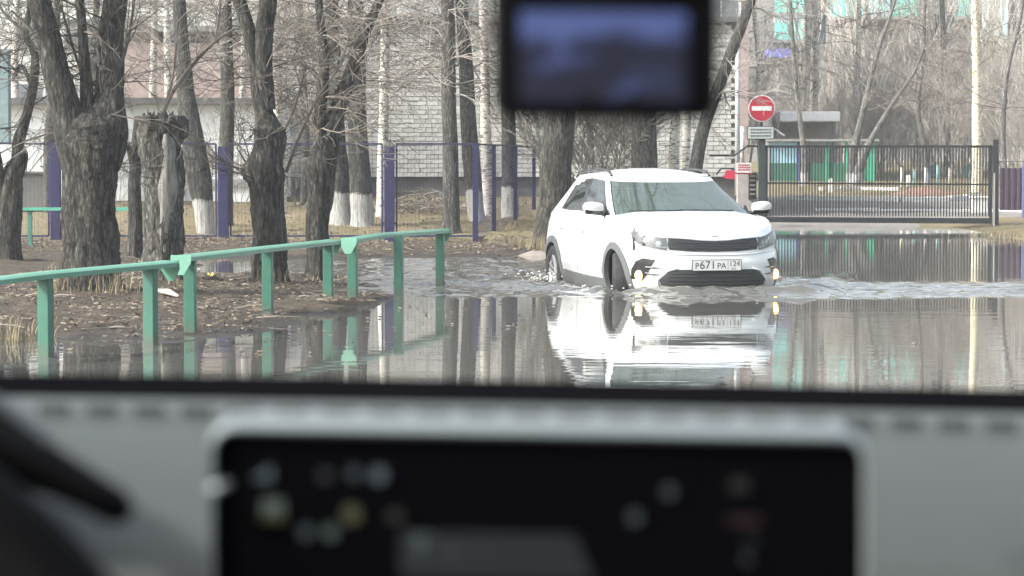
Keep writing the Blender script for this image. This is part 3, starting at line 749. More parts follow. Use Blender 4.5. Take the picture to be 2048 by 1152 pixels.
def railing(idx, ext0, ext1, label, wiggle=0.0):
    d = (RW[idx[-1]] - RW[idx[0]]).normalized()
    a0 = RW[idx[0]] - d * ext0; b0 = RW[idx[-1]] + d * ext1
    o_ = Vector((a0.x, a0.y, -0.2))
    r = thing('roadside_railing', label, 'railing', o_, 0, 'green railings along the flooded kerb')
    side = Vector((d.y, -d.x, 0))
    for i in idx:
        zt_ = PZ(TOPS[i], RW[i].y)
        m = MB(); n0 = RW[i] - o_
        ca = math.atan2(d.y, d.x) - math.pi / 2
        m.box((n0.x, n0.y, (zt_ + 0.2) / 2 - 0.03), (0.088, 0.075, zt_ + 0.26), rz=ca)
        m.build('post', M_RPOST, r, False, 0.006)
    # cap rail, a shallow folded sheet that follows the post tops
    n = 24; rows = []
    ts = [(RW[i] - a0).dot(d) for i in idx]; zs_ = [PZ(TOPS[i], RW[i].y) for i in idx]
    L = (b0 - a0).dot(d)
    sec = [(-0.075, -0.038), (-0.078, -0.006), (-0.05, 0.008), (0.05, 0.008), (0.078, -0.006), (0.075, -0.038), (0.06, -0.030), (-0.06, -0.030)]
    for k in range(n + 1):
        t = L * k / n
        z = float(np.interp(t, ts, zs_)) if len(ts) > 1 else zs_[0]
        if t < ts[0]: z = zs_[0] + (zs_[1] - zs_[0]) / (ts[1] - ts[0]) * (t - ts[0]) - wiggle * (ts[0] - t) ** 1.5
        if t > ts[-1]: z = zs_[-1] + (zs_[-1] - zs_[-2]) / (ts[-1] - ts[-2]) * (t - ts[-1])
        p = a0 + d * t - o_
        rows.append([Vector((p.x, p.y, 0)) + side * s_ + Vector((0, 0, z + 0.2 + 0.012 + h_)) for s_, h_ in sec])
    m = MB(); m.grid(rows, closed=True); m.add(rows[0], [tuple(range(8))]); m.add(rows[-1], [tuple(range(7, -1, -1))])
    cap = m.build('cap_rail', M_RAIL, r, 'auto')
    # end flaps bent down
    for rowp, sgn in ((rows[0], -1), (rows[-1], 1)):
        c_ = (rowp[2] + rowp[3]) / 2
        m = MB()
        th = d * sgn * 0.008
        q = [c_ + side * s_ + Vector((0, 0, zz)) + d * sgn * out for s_, zz, out in ((-0.082, 0.002, 0.003), (0.082, 0.002, 0.003), (0.082, -0.06, 0.02), (0.03, -0.15, 0.035), (-0.03, -0.15, 0.035), (-0.082, -0.06, 0.02))]
        m.add(q + [p + th for p in q], [tuple(range(6)), tuple(range(11, 5, -1))] + [(i, (i + 1) % 6, 6 + (i + 1) % 6, 6 + i) for i in range(6)])
        m.build('end_flap', M_RAIL, cap, 'auto')
railing([0, 1], 2.4, 0.26, 'nearest green railing, cut by the left edge of the picture', 0.02)
railing([2, 3, 4], 0.24, 0.17, 'middle green railing, on three posts')
railing([5, 6, 7], 0.13, 0.14, 'farthest green railing, ending beside the white car')

# ------------------------------------------------------------------ trees
def bark(name, c1, c2, wash=None, wash_jit=0.12, birch=False, scale=7.0, bump=0.9):
    if name in MATS: return MATS[name]
    m = bpy.data.materials.new(name); m.use_nodes = True
    nt = m.node_tree; b = nt.nodes['Principled BSDF']; b.inputs['Roughness'].default_value = 0.92
    b.inputs['Specular IOR Level'].default_value = 0.2
    tc = nt.nodes.new('ShaderNodeTexCoord'); mp = nt.nodes.new('ShaderNodeMapping')
    nt.links.new(tc.outputs['Object'], mp.inputs[0])
    mp.inputs['Scale'].default_value = (1.2, 1.2, 5.0) if birch else (3.2, 3.2, 0.55)
    n = nt.nodes.new('ShaderNodeTexNoise'); n.inputs['Scale'].default_value = scale; n.inputs['Detail'].default_value = 7; n.inputs['Roughness'].default_value = 0.7
    nt.links.new(mp.outputs[0], n.inputs[0])
    r = nt.nodes.new('ShaderNodeValToRGB')
    r.color_ramp.elements[0].position = 0.40 if birch else 0.36; r.color_ramp.elements[1].position = 0.50 if birch else 0.66
    r.color_ramp.elements[0].color = (*c1, 1); r.color_ramp.elements[1].color = (*c2, 1)
    nt.links.new(n.outputs[0], r.inputs[0]); out = r.outputs[0]; hgt = n.outputs[0]
    if not birch:
        mp2 = nt.nodes.new('ShaderNodeMapping'); mp2.inputs['Scale'].default_value = (1.0, 1.0, 0.26); nt.links.new(tc.outputs['Object'], mp2.inputs[0])
        wp = nt.nodes.new('ShaderNodeMix'); wp.data_type = 'RGBA'; wp.blend_type = 'ADD'; wp.inputs[0].default_value = 0.12
        nt.links.new(mp2.outputs[0], wp.inputs[6]); nt.links.new(n.outputs['Color'], wp.inputs[7])
        vo = nt.nodes.new('ShaderNodeTexVoronoi'); vo.feature = 'DISTANCE_TO_EDGE'; vo.inputs['Scale'].default_value = 26 if scale > 6 else 14; nt.links.new(wp.outputs[2], vo.inputs['Vector'])
        vr = nt.nodes.new('ShaderNodeMapRange'); vr.inputs[1].default_value = 0.0; vr.inputs[2].default_value = 0.22; vr.inputs[3].default_value = 0.5; vr.inputs[4].default_value = 1.2; nt.links.new(vo.outputs[0], vr.inputs[0])
        ml = nt.nodes.new('ShaderNodeMix'); ml.data_type = 'RGBA'; ml.blend_type = 'MULTIPLY'; ml.inputs[0].default_value = 1.0
        nt.links.new(out, ml.inputs[6]); nt.links.new(vr.outputs[0], ml.inputs[7]); out = ml.outputs[2]
        hm_ = nt.nodes.new('ShaderNodeMath'); hm_.operation = 'MULTIPLY_ADD'; hm_.inputs[1].default_value = 0.6; nt.links.new(vr.outputs[0], hm_.inputs[0]); nt.links.new(n.outputs[0], hm_.inputs[2]); hgt = hm_.outputs[0]
    if wash:
        sp = nt.nodes.new('ShaderNodeSeparateXYZ'); nt.links.new(tc.outputs['Object'], sp.inputs[0])
        n3 = nt.nodes.new('ShaderNodeTexNoise'); n3.inputs['Scale'].default_value = 9; nt.links.new(tc.outputs['Object'], n3.inputs[0])
        ad = nt.nodes.new('ShaderNodeMath'); ad.operation = 'MULTIPLY_ADD'; ad.inputs[1].default_value = wash_jit * 2; nt.links.new(n3.outputs[0], ad.inputs[0]); nt.links.new(sp.outputs[2], ad.inputs[2])
        lt = nt.nodes.new('ShaderNodeMapRange'); lt.inputs[1].default_value = wash + wash_jit; lt.inputs[2].default_value = wash + wash_jit - 0.05; lt.inputs[3].default_value = 0; lt.inputs[4].default_value = 1
        nt.links.new(ad.outputs[0], lt.inputs[0])
        rw = nt.nodes.new('ShaderNodeValToRGB'); rw.color_ramp.elements[0].position = 0.33; rw.color_ramp.elements[1].position = 0.5
        rw.color_ramp.elements[0].color = (0.17, 0.162, 0.15, 1); rw.color_ramp.elements[1].color = (0.47, 0.46, 0.44, 1)
        nt.links.new(n.outputs[0], rw.inputs[0])
        mx = nt.nodes.new('ShaderNodeMix'); mx.data_type = 'RGBA'
        nt.links.new(lt.outputs[0], mx.inputs[0]); nt.links.new(out, mx.inputs[6]); nt.links.new(rw.outputs[0], mx.inputs[7]); out = mx.outputs[2]
    nt.links.new(out, b.inputs['Base Color'])
    bp = nt.nodes.new('ShaderNodeBump'); bp.inputs['Strength'].default_value = bump; bp.inputs['Distance'].default_value = 0.03
    nt.links.new(hgt, bp.inputs['Height']); nt.links.new(bp.outputs[0], b.inputs['Normal'])
    MATS[name] = m
    return m
M_WILLOW = bark('willow_bark', (0.027, 0.025, 0.022), (0.125, 0.118, 0.106))
M_STUMP = bark('dead_stump_bark', (0.045, 0.042, 0.037), (0.20, 0.19, 0.17))
M_WILLOW2 = bark('weathered_willow_bark', (0.028, 0.025, 0.022), (0.135, 0.125, 0.11))
M_POPLAR = bark('poplar_bark_washed', (0.042, 0.040, 0.036), (0.125, 0.12, 0.108), 0.58)
M_POPLAR0 = bark('poplar_bark', (0.055, 0.052, 0.047), (0.16, 0.152, 0.138))
M_GREYT = bark('grey_trunk_bark', (0.095, 0.09, 0.082), (0.28, 0.262, 0.24), 0.42)
M_BIRCH = bark('birch_bark', (0.07, 0.062, 0.055), (0.62, 0.59, 0.52), birch=True, bump=0.3)
M_BIRCHY = bark('golden_birch_bark', (0.14, 0.12, 0.09), (0.74, 0.68, 0.50), birch=True, bump=0.3)
M_TWIG = mat('twig_bark', (0.10, 0.085, 0.07), 0.9, color2=(0.22, 0.19, 0.16), scale=2)
M_TWIGD = mat('dark_twig_bark', (0.045, 0.039, 0.033), 0.9, color2=(0.11, 0.097, 0.08), scale=2)
M_TWIGL = mat('pale_twig_bark', (0.165, 0.146, 0.128), 0.9, color2=(0.30, 0.272, 0.243), scale=1.5)

def rough_tube(mb, pts, rad, rng, n=14, rough=0.10, sub=4):
    """a trunk or limb with uneven bark ridges; pts relative to the tree's base"""
    P3, R3 = [], []
    for i in range(len(pts) - 1):
        for k in range(sub):
            t = k / sub
            p0 = pts[max(0, i - 1)]; p1 = pts[i]; p2 = pts[i + 1]; p3 = pts[min(len(pts) - 1, i + 2)]
            q = 0.5 * ((2 * p1) + (p2 - p0) * t + (2 * p0 - 5 * p1 + 4 * p2 - p3) * t * t + (3 * p1 - p0 - 3 * p2 + p3) * t ** 3)
            P3.append(q); R3.append(rad[i] + (rad[i + 1] - rad[i]) * (t * t * (3 - 2 * t)))
    P3.append(pts[-1]); R3.append(rad[-1])
    k0 = len(mb.v)
    mb.tube(P3, R3, n)
    rdg = [rng.gauss(0, 1) for _ in range(n)]
    ph = [rng.random() * 6.28 for _ in range(6)]
    for i in range(len(P3)):
        for k in range(n):
            a = 2 * math.pi * k / n; j = k0 + i * n + k
            rdg[k] = max(-1.6, min(1.6, rdg[k] * 0.93 + rng.gauss(0, 0.38)))
            d = rdg[k] * (0.42 if n > 20 else 0.0) + 0.45 * math.sin(3 * a + ph[0] + i * 0.5 / sub) + 0.35 * math.sin(5 * a + ph[1] - i * 0.8 / sub) + 0.5 * math.sin(i * 3.6 / sub + ph[2] + a) + 0.6 * (rng.random() - 0.5)
            v = Vector(mb.v[j]); c = P3[i]
            mb.v[j] = tuple(c + (v - c) * (1 + rough * d))

def spray(mb, base, dr, length, r, level, rng, kids, droop=0.0, spread=0.9, wob=0.18, nseg=4, up=0.0, min_r=0.003):
    """a branch that forks into finer twigs"""
    pts = [base.copy()]; p = base.copy(); d = dr.normalized()
    for k in range(nseg):
        d = (d + Vector((rng.gauss(0, wob), rng.gauss(0, wob), rng.gauss(0, wob) + up - droop * (k + 1) / nseg))).normalized()
        p = p + d * (length / nseg); pts.append(p.copy())
    r1 = max(min_r, r * 0.35)
    mb.tube(pts, [max(min_r, r + (r1 - r) * k / nseg) for k in range(nseg + 1)], 5 if r > 0.03 else (4 if r > 0.014 else 3), cap=False)
    if level <= 0: return
    for k in range(kids[0]):
        t = rng.uniform(0.2, 1.0); i = min(nseg - 1, int(t * nseg)); f = t * nseg - i
        q = pts[i].lerp(pts[i + 1], f); ax = (pts[i + 1] - pts[i]).normalized()
        side = Vector((rng.gauss(0, 1), rng.gauss(0, 1), rng.gauss(0, 0.7))); side = (side - ax * side.dot(ax)).normalized()
        spray(mb, q, ax + side * spread * rng.uniform(0.5, 1.2), length * rng.uniform(0.35, 0.65), max(min_r, r * 0.5 * (1.1 - 0.5 * t)), level - 1, rng, kids[1:], droop, spread, wob, max(2, nseg - 1), up, min_r)

def px_tree(name, label, Y, trunk, limbs, seed, tm, cm, whips=(), group=None, n=44, rough=0.1, depth=0.25, cat='tree', crown=None, knobs=(), sink=0.12, boughs=()):
    """tree whose trunk and limbs follow (px, py, width px) tracks at distance Y"""
    rng = random.Random(seed)
    base = P(trunk[0][0], trunk[0][1], Y)
    zb = gz(base.x, Y); o = Vector((base.x, Y, zb))
    t = thing(name, label, cat, o, 0, group)
    def path(tr, k):
        pts = []; y = 0.0; dy = rng.uniform(-1, 1) * depth
        for i, (px, py, w_) in enumerate(tr):
            q = P(px, py, Y) - o
            q.y += dy * i / max(1, len(tr) - 1) * (1 if k else 0.15)
            pts.append(q)
        return pts, [w_ / 2 / FPX * Y for _, _, w_ in tr]
    mb = MB()
    pts, rad = path(trunk, 0); pts[0].z = -sink
    if n > 20: rad = [q * 0.92 for q in rad]
    rough_tube(mb, pts, rad, rng, n, rough, 10 if n > 20 else 4)
    allp = []
    for k, lm in enumerate(limbs):
        pts, rad = path(lm, 1)
        rough_tube(mb, pts, rad, rng, 24 if n > 20 else 10, rough * 0.6, 7 if n > 20 else 3); allp.append((pts, rad))
    for (px, py, r_) in knobs:
        c = P(px, py, Y) - o; c.y -= 0.05; rr = r_ / FPX * Y
        rows = []
        for i in range(1, 8):
            th = math.pi * i / 8; rows.append([c + Vector((math.sin(th) * math.cos(a), math.sin(th) * math.sin(a) * 0.8, math.cos(th) * 0.9)) * rr * (1 + 0.22 * math.sin(3 * a + i) + rng.uniform(-0.1, 0.1)) for a in [q * 2 * math.pi / 10 for q in range(10)]])
        mb.grid(rows, closed=True); mb.add(rows[0], [tuple(range(9, -1, -1))]); mb.add(rows[-1], [tuple(range(10))])
    cb = MB()
    for bg_ in boughs:
        pts = [Vector(p) - o for p in bg_]; k_ = len(pts) - 1
        rough_tube(mb, pts, [0.15 - 0.12 * q / k_ for q in range(k_ + 1)], rng, 8, 0.05, 3)
        for q in range(26):
            i = rng.randrange(1, k_); p_ = pts[i].lerp(pts[i + 1], rng.random())
            spray(cb, p_, Vector((rng.gauss(0, 1), rng.gauss(0, 1), rng.gauss(0.1, 0.4))), rng.uniform(0.8, 2.0), 0.03, 2, rng, (6, 4), 0.03, min_r=0.006)
    mb.build('trunk', tm, t, True)
    for wpt in whips:
        pts, rad = path(wpt, 1)
        rough_tube(cb, pts, rad, rng, 5, 0.05, 3)
        for k in range(max(3, len(pts) * 2)):
            i = rng.randrange(len(pts) - 1); q = pts[i].lerp(pts[i + 1], rng.random()); ax = (pts[i + 1] - pts[i]).normalized()
            s_ = Vector((rng.gauss(0, 1), rng.gauss(0, 1), rng.gauss(0, 0.8)))
            spray(cb, q, ax + s_ * 0.6, rng.uniform(0.3, 0.9), 0.007, 1, rng, (4, 3), 0.02, min_r=0.0025)
    if crown:
        cnt, length, r_, lev, kids, droop = crown
        src = allp if allp else [path(trunk, 0)]
        for k in range(cnt):
            pts, rad = src[rng.randrange(len(src))]
            i = rng.randrange(len(pts) - 1); f = rng.random(); q = pts[i].lerp(pts[i + 1], f)
            if not allp and q.z < 2.3: continue
            a = rng.uniform(0, 2 * math.pi)
            spray(cb, q, Vector((math.cos(a), math.sin(a), rng.uniform(-0.2, 0.9))), length * rng.uniform(0.5, 1.2), r_, lev, rng, kids, droop)
    if cb.v: cb.build('crown', cm, t)
    return t

# pollarded willows on the muddy bank
px_tree('willow_tree', 'thick pollarded willow with knobbly head, biggest trunk on the bank', 26.2,
        [(182, 592, 165), (183, 560, 132), (183, 500, 118), (181, 420, 112), (180, 340, 118), (180, 285, 130), (182, 252, 116), (184, 226, 70)],
        [[(160, 335, 70), (148, 268, 74), (128, 190, 58), (104, 90, 52), (84, 0, 46), (70, -120, 42), (50, -300, 34)],
         [(200, 335, 76), (212, 262, 84), (217, 175, 57), (218, 80, 52), (226, 0, 48), (236, -140, 42), (240, -320, 30)],
         [(176, 230, 30), (172, 140, 22), (166, 40, 18), (158, -80, 16), (150, -240, 12)]],
        1, M_WILLOW, M_TWIGD, whips=[[(130, 205, 12), (95, 120, 9), (60, 60, 7), (20, 20, 5)], [(205, 200, 10), (240, 130, 8), (258, 60, 6), (270, -30, 4)],
                                     [(190, 215, 8), (150, 110, 6), (120, 10, 5)]],
        crown=(26, 1.0, 0.012, 2, (5, 4), 0.0), knobs=[(134, 256, 20), (240, 268, 17), (172, 232, 18), (140, 305, 12)])
st_ = px_tree('willow_stump', 'grey dead willow stump with splintered flat top, right of the thickest trunk', 28.3,
        [(324, 568, 104), (324, 530, 88), (326, 460, 84), (326, 380, 82), (318, 300, 90), (322, 258, 104), (322, 233, 108)],
        [], 2, M_STUMP, M_TWIGD, whips=[[(320, 240, 9), (345, 185, 8), (385, 130, 7), (430, 85, 6), (470, 58, 5)], [(430, 85, 5), (440, 30, 4), (445, -30, 3)], [(318, 236, 5), (345, 160, 4), (355, 60, 3), (362, -40, 3)]],
        rough=0.12, cat='stump')
px_tree('willow_tree', 'dark pollarded willow with burrs and side stub between stump and railing', 29.0,
        [(538, 558, 96), (537, 530, 78), (537, 470, 72), (535, 400, 70), (530, 345, 80), (538, 300, 66), (540, 258, 66)],
        [[(542, 275, 60), (524, 215, 36), (512, 140, 30), (496, 60, 28), (474, -10, 26), (440, -120, 22), (410, -260, 16)],
         [(536, 220, 30), (528, 150, 34), (530, 60, 36), (538, -20, 36), (545, -180, 30), (548, -320, 22)],
         [(535, 360, 56), (508, 345, 36), (488, 338, 28)]],
        3, M_WILLOW, M_TWIGD, whips=[[(572, 345, 7), (600, 270, 6), (635, 195, 5), (680, 130, 4), (700, 60, 3)], [(560, 280, 6), (590, 215, 5), (610, 150, 4)]],
        crown=(22, 0.9, 0.011, 2, (5, 4), 0.02), knobs=[(502, 352, 15), (560, 264, 12), (525, 264, 12)])
px_tree('willow_tree', 'slender willow with one branch leaning right, behind the middle railing', 30.6,
        [(636, 548, 66), (636, 520, 54), (634, 450, 50), (640, 380, 56), (645, 320, 62), (655, 275, 50)],
        [[(652, 300, 44), (672, 230, 34), (700, 150, 28), (730, 70, 22), (758, 0, 18), (800, -120, 14), (830, -240, 10)],
         [(645, 320, 34), (640, 230, 26), (650, 130, 20), (640, 20, 16), (632, -140, 12)]],
        4, M_WILLOW, M_TWIG, whips=[[(650, 300, 6), (610, 240, 5), (560, 190, 4), (530, 170, 3)], [(735, 70, 6), (700, 90, 5), (660, 60, 4)], [(690, 180, 6), (740, 170, 4), (790, 180, 3)]],
        crown=(60, 0.9, 0.010, 2, (6, 4), 0.03), knobs=[(640, 345, 18)])
px_tree('willow_tree', 'twisted willow with pale bare wood strips at the left edge', 34.2,
        [(8, 522, 80), (12, 470, 66), (18, 400, 56), (28, 345, 44), (40, 315, 34), (36, 285, 26), (52, 235, 20), (64, 180, 20), (70, 110, 18), (52, 70, 14), (60, 10, 12), (62, -120, 8)],
        [[(62, 170, 9), (40, 130, 8), (20, 160, 6)], [(12, 430, 30), (-4, 340, 26), (-20, 200, 20), (-30, 0, 16)]],
        5, M_WILLOW2, M_TWIGD, whips=[[(70, 110, 8), (40, 60, 7), (0, 20, 6), (-30, -40, 4)], [(30, 290, 6), (90, 270, 4), (130, 262, 3)]],
        crown=(18, 0.9, 0.012, 2, (5, 4), 0.0))
m = MB()
px_tree('willow_stump', 'thin forked dark stump between the two thickest trunks on the bank', 37.0,
        [(266, 502, 40), (270, 440, 30), (268, 360, 26), (272, 310, 26), (278, 240, 22)], [[(268, 330, 16), (262, 300, 12), (260, 290, 10)]], 6, M_WILLOW, M_TWIGD, cat='stump', rough=0.08)

rg = random.Random(31); m = MB()
for k in range(16):
    a = rg.uniform(0, 6.28); r_ = rg.uniform(0.06, 0.24); h_ = rg.uniform(0.01, 0.07)
    c_ = P(322, 236, 28.3) - Vector(st_.location) + Vector((math.cos(a) * r_, math.sin(a) * r_, -0.03))
    m.tube([c_, c_ + Vector((rg.gauss(0, 0.01), rg.gauss(0, 0.01), h_ * 0.7)), c_ + Vector((rg.gauss(0, 0.02), rg.gauss(0, 0.02), h_ + 0.04))], [rg.uniform(0.03, 0.06), 0.03, 0.006], 6)
m.build('splinter', M_STUMP, st_, True)
M_BARE = mat('bare_wood', (0.09, 0.085, 0.076), 0.9, color2=(0.27, 0.255, 0.23), scale=9, stretch=(4, 4, 0.5))
m = MB(); rows = []
for k in range(14):
    t = k / 13; py = 268 + t * 235; w_ = 13 * math.sin(math.pi * (0.1 + 0.85 * t)) + 3 * math.sin(t * 17) + 4; cx0 = 338 + 3 * math.sin(t * 5)
    rows.append([P(cx0 + (j - 3) / 3 * w_, py, 28.3) - Vector(st_.location) + Vector((0, -0.205 + 0.05 * abs((j - 2) / 3) ** 2 + rg.uniform(-0.006, 0.006), 0)) for j in range(7)])
m.grid(rows); m.build('bare_wood_strip', M_BARE, st_, True)
# trunks behind the fence
BT = [  # kind, label, Y, trunk track, wash, crown
 ('poplar_tree', 'leaning old trunk with whitewashed foot left of the second blue post', 45.0, [(412, 474, 34), (408, 420, 40), (398, 360, 50), (388, 290, 46), (378, 235, 42), (370, 160, 34), (362, 60, 28), (355, -100, 22), (350, -300, 14)], M_POPLAR, 10),
 ('poplar_tree', 'straight grey trunk rising directly behind the second blue post', 47.0, [(450, 470, 34), (450, 380, 31), (453, 290, 30), (455, 180, 28), (452, 80, 26), (450, -20, 25), (448, -200, 20), (446, -380, 12)], M_POPLAR0, 34),
 ('poplar_tree', 'left of the twin trunks with tall whitewashed feet', 47.2, [(682, 470, 56), (682, 430, 44), (680, 370, 44), (672, 280, 38), (666, 160, 32), (664, 40, 28), (660, -140, 22), (658, -340, 12)], M_POPLAR, 40),
 ('poplar_tree', 'right of the twin trunks with tall whitewashed feet', 46.8, [(724, 468, 56), (724, 430, 46), (722, 380, 46), (716, 280, 40), (714, 160, 36), (712, 40, 33), (710, -140, 24), (706, -340, 12)], M_POPLAR, 40),
 ('birch_tree', 'slim spotted trunk just left of the third blue post', 50.0, [(762, 462, 24), (764, 380, 22), (766, 280, 21), (769, 160, 19), (770, 40, 18), (772, -140, 14), (774, -330, 8)], M_BIRCH, 30),
 ('birch_tree', 'trunk right of the third blue post with sunlit left edge', 45.2, [(905, 486, 44), (903, 440, 34), (902, 340, 32), (898, 220, 30), (897, 100, 28), (895, -20, 26), (892, -180, 20), (890, -340, 12)], M_POPLAR0, 34),
 ('poplar_tree', 'whitewashed trunk left of the fence corner', 48.0, [(958, 476, 36), (952, 420, 34), (944, 340, 36), (936, 230, 32), (930, 110, 28), (922, 0, 25), (914, -160, 20), (905, -340, 12)], M_POPLAR, 30),
 ('birch_tree', 'narrow pale trunk between the fence corner trunk and the dashcam', 51.0, [(978, 470, 26), (976, 380, 24), (972, 280, 22), (970, 150, 19), (966, 20, 17), (962, -140, 14), (958, -320, 8)], M_BIRCH, 26),
 ('poplar_tree', 'dark trunk seen through the slanting fence panels', 50.5, [(1022, 470, 46), (1020, 420, 36), (1018, 330, 30), (1016, 220, 28), (1014, 80, 25), (1012, -120, 20), (1010, -330, 12)], M_POPLAR, 20),
 ('poplar_tree', 'broad furrowed trunk right behind the tail of the white car', 41.6, [(1104, 500, 100), (1104, 470, 80), (1108, 410, 68), (1112, 330, 66), (1120, 240, 62), (1128, 120, 54), (1132, 0, 48), (1136, -160, 40), (1140, -360, 26)], M_WILLOW2, 16),
 ('poplar_tree', 'wide brown trunk above the white car roof, left of its middle', 50.0, [(1286, 440, 62), (1288, 340, 54), (1288, 240, 50), (1286, 120, 44), (1284, -40, 38), (1282, -220, 28), (1280, -360, 18)], M_POPLAR0, 14),
 ('birch_tree', 'left one of two slim pale trunks above the car windscreen', 52.0, [(1350, 430, 26), (1348, 330, 22), (1350, 240, 20), (1352, 100, 18), (1354, -60, 15), (1356, -280, 8)], M_BIRCH, 14),
 ('birch_tree', 'right one of two slim pale trunks above the car windscreen', 53.0, [(1368, 430, 24), (1370, 330, 20), (1374, 240, 18), (1378, 100, 16), (1382, -60, 13), (1386, -280, 8)], M_BIRCH, 14),
 ('poplar_tree', 'dark trunk leaning right across the corner of the brick building', 49.0, [(1372, 430, 34), (1392, 330, 28), (1412, 240, 26), (1446, 150, 24), (1476, 70, 22), (1506, -10, 20), (1550, -120, 17), (1600, -280, 10)], M_POPLAR0, 9),
 ('birch_tree', 'white mottled birch stem just right of the burred willow', 52.0, [(566, 450, 20), (560, 340, 19), (554, 230, 18), (549, 120, 17), (546, 0, 15), (542, -160, 12), (540, -320, 7)], M_BIRCH, 30),
 ('birch_tree', 'thin birch stem in front of the pink house, left one', 64.0, [(300, 430, 18), (302, 300, 16), (306, 150, 14), (310, 0, 12), (314, -160, 10), (318, -300, 6)], M_BIRCH, 40),
 ('birch_tree', 'thin birch stem in front of the pink house, right one', 63.0, [(345, 430, 18), (340, 300, 16), (336, 150, 14), (332, 0, 12), (328, -160, 10), (324, -300, 6)], M_BIRCH, 40),
 ('birch_tree', 'thin grey stem showing between the limbs of the thickest willow', 56.5, [(206, 440, 22), (190, 300, 18), (186, 150, 15), (194, 0, 13), (200, -160, 10), (204, -300, 6)], M_POPLAR0, 40),
 ('birch_tree', 'grey stem left of the thickest willow near the first blue post', 52.0, [(100, 440, 24), (98, 300, 22), (104, 200, 20), (110, 80, 17), (118, -60, 14), (126, -280, 8)], M_POPLAR0, 36),
 ('birch_tree', 'thin stem at the upper left corner beside the twisted willow', 58.0, [(40, 440, 18), (36, 300, 16), (30, 150, 14), (34, 0, 12), (36, -160, 10), (40, -300, 6)], M_BIRCH, 36),
 ('birch_tree', 'thin stem between the burred willow and the leaning slender willow', 56.0, [(608, 440, 18), (612, 300, 16), (606, 150, 15), (600, 0, 13), (596, -160, 10), (590, -300, 6)], M_POPLAR0, 44),
 ('birch_tree', 'thin stem left of the burred willow above the garage roof', 60.0, [(476, 430, 16), (480, 300, 15), (486, 150, 13), (490, 0, 12), (494, -160, 10), (500, -300, 6)], M_BIRCH, 34),
]
ADDED_BOUGHS = [[(0.75, 41.6, 4.5), (1.0, 39, 6.0), (1.5, 35.5, 7.2), (1.7, 32.5, 8.0), (1.6, 30, 8.3)], [(0.8, 41.6, 5.5), (1.6, 38.5, 7.4), (2.6, 35, 8.8), (3.3, 32, 9.4)],  # unseen boughs added above the car to break up its windscreen reflection
          [(0.7, 41.6, 5.0), (0.4, 38.5, 6.5), (0.4, 34, 7.8), (0.7, 30.5, 8.4)]]
for i, (nm, lab, Y, tr, tm, cr) in enumerate(BT):
    px_tree(nm, lab, Y, tr, [], 40 + i, tm, M_TWIGL if i % 3 else M_TWIG, n=12, rough=0.05, depth=0.1, crown=(int(cr * 2.3), 1.5, 0.015, 2, (6, 5), 0.06), group='trunks behind the blue fence',
            boughs=ADDED_BOUGHS if 'tail of the white car' in lab else ())

# trees beyond the gate
RT = [
 ('birch_tree', 'tall golden lit birch near the right end of the gate', 78.0, [(1952, 386, 24), (1954, 340, 20), (1953, 240, 18), (1952, 120, 16), (1950, 0, 15), (1948, -160, 12), (1946, -330, 8)], M_BIRCHY, 24),
 ('birch_tree', 'left of the two thin white birches behind the pavilion', 100.0, [(1612, 350, 12), (1612, 250, 11), (1616, 140, 10), (1616, 20, 9), (1614, -120, 8), (1612, -300, 5)], M_BIRCH, 22),
 ('birch_tree', 'right of the two thin white birches behind the pavilion', 101.0, [(1634, 350, 13), (1630, 250, 12), (1632, 140, 11), (1632, 20, 10), (1634, -120, 8), (1636, -300, 5)], M_BIRCH, 22),
 ('birch_tree', 'thin white birch above the middle of the pavilion', 99.0, [(1708, 350, 12), (1712, 260, 10), (1716, 120, 10), (1718, 20, 9), (1720, -120, 8), (1724, -300, 5)], M_BIRCH, 22),
 ('leaning_tree', 'dark trunk leaning right above the green pavilion', 86.0, [(1706, 372, 34), (1728, 310, 24), (1752, 262, 16), (1790, 200, 12), (1828, 145, 9), (1850, 90, 6)], M_GREYT, 14),
 ('birch_tree', 'grey forked trunk with whitewashed foot left of the leaning trunk', 86.5, [(1700, 372, 30), (1706, 310, 26), (1722, 240, 18), (1736, 180, 14), (1760, 90, 11), (1790, 0, 9), (1810, -120, 7)], M_GREYT, 30),
 ('birch_tree', 'whitewashed leaning stem by the left pavilion panel', 86.0, [(1606, 370, 26), (1610, 320, 20), (1600, 240, 14), (1588, 120, 12), (1580, 0, 10), (1574, -140, 7)], M_GREYT, 26),
 ('birch_tree', 'bright white forked birch above the no entry sign', 96.0, [(1524, 350, 13), (1516, 200, 12), (1518, 150, 11), (1514, 80, 10), (1506, 0, 9), (1500, -120, 7)], M_BIRCH, 16),
 ('poplar_tree', 'dark trunk in the middle of the playground', 88.0, [(1856, 370, 18), (1850, 300, 16), (1836, 220, 13), (1846, 120, 11), (1850, 0, 9), (1856, -160, 7)], M_GREYT, 28),
 ('poplar_tree', 'thick grey trunk left of the golden birch', 100.0, [(1898, 350, 26), (1896, 250, 22), (1890, 150, 18), (1886, 50, 15), (1880, -100, 12), (1876, -300, 7)], M_GREYT, 30),
 ('poplar_tree', 'thin leaning stem at the right edge above the purple fence', 74.0, [(2016, 380, 18), (2006, 280, 15), (2014, 150, 12), (2040, 40, 10), (2060, -100, 8)], M_GREYT, 30),
]
for i, (nm, lab, Y, tr, tm, cr) in enumerate(RT):
    if tm is M_GREYT: tr = [(a, b_, w_ * 0.72) for a, b_, w_ in tr]
    px_tree(nm, lab, Y, tr, [], 80 + i, tm, M_TWIG, n=10, rough=0.05, depth=0.1, crown=(int(cr * 1.1), 1.5, 0.018, 2, (6, 5), -0.02), group='trees beyond the gate')

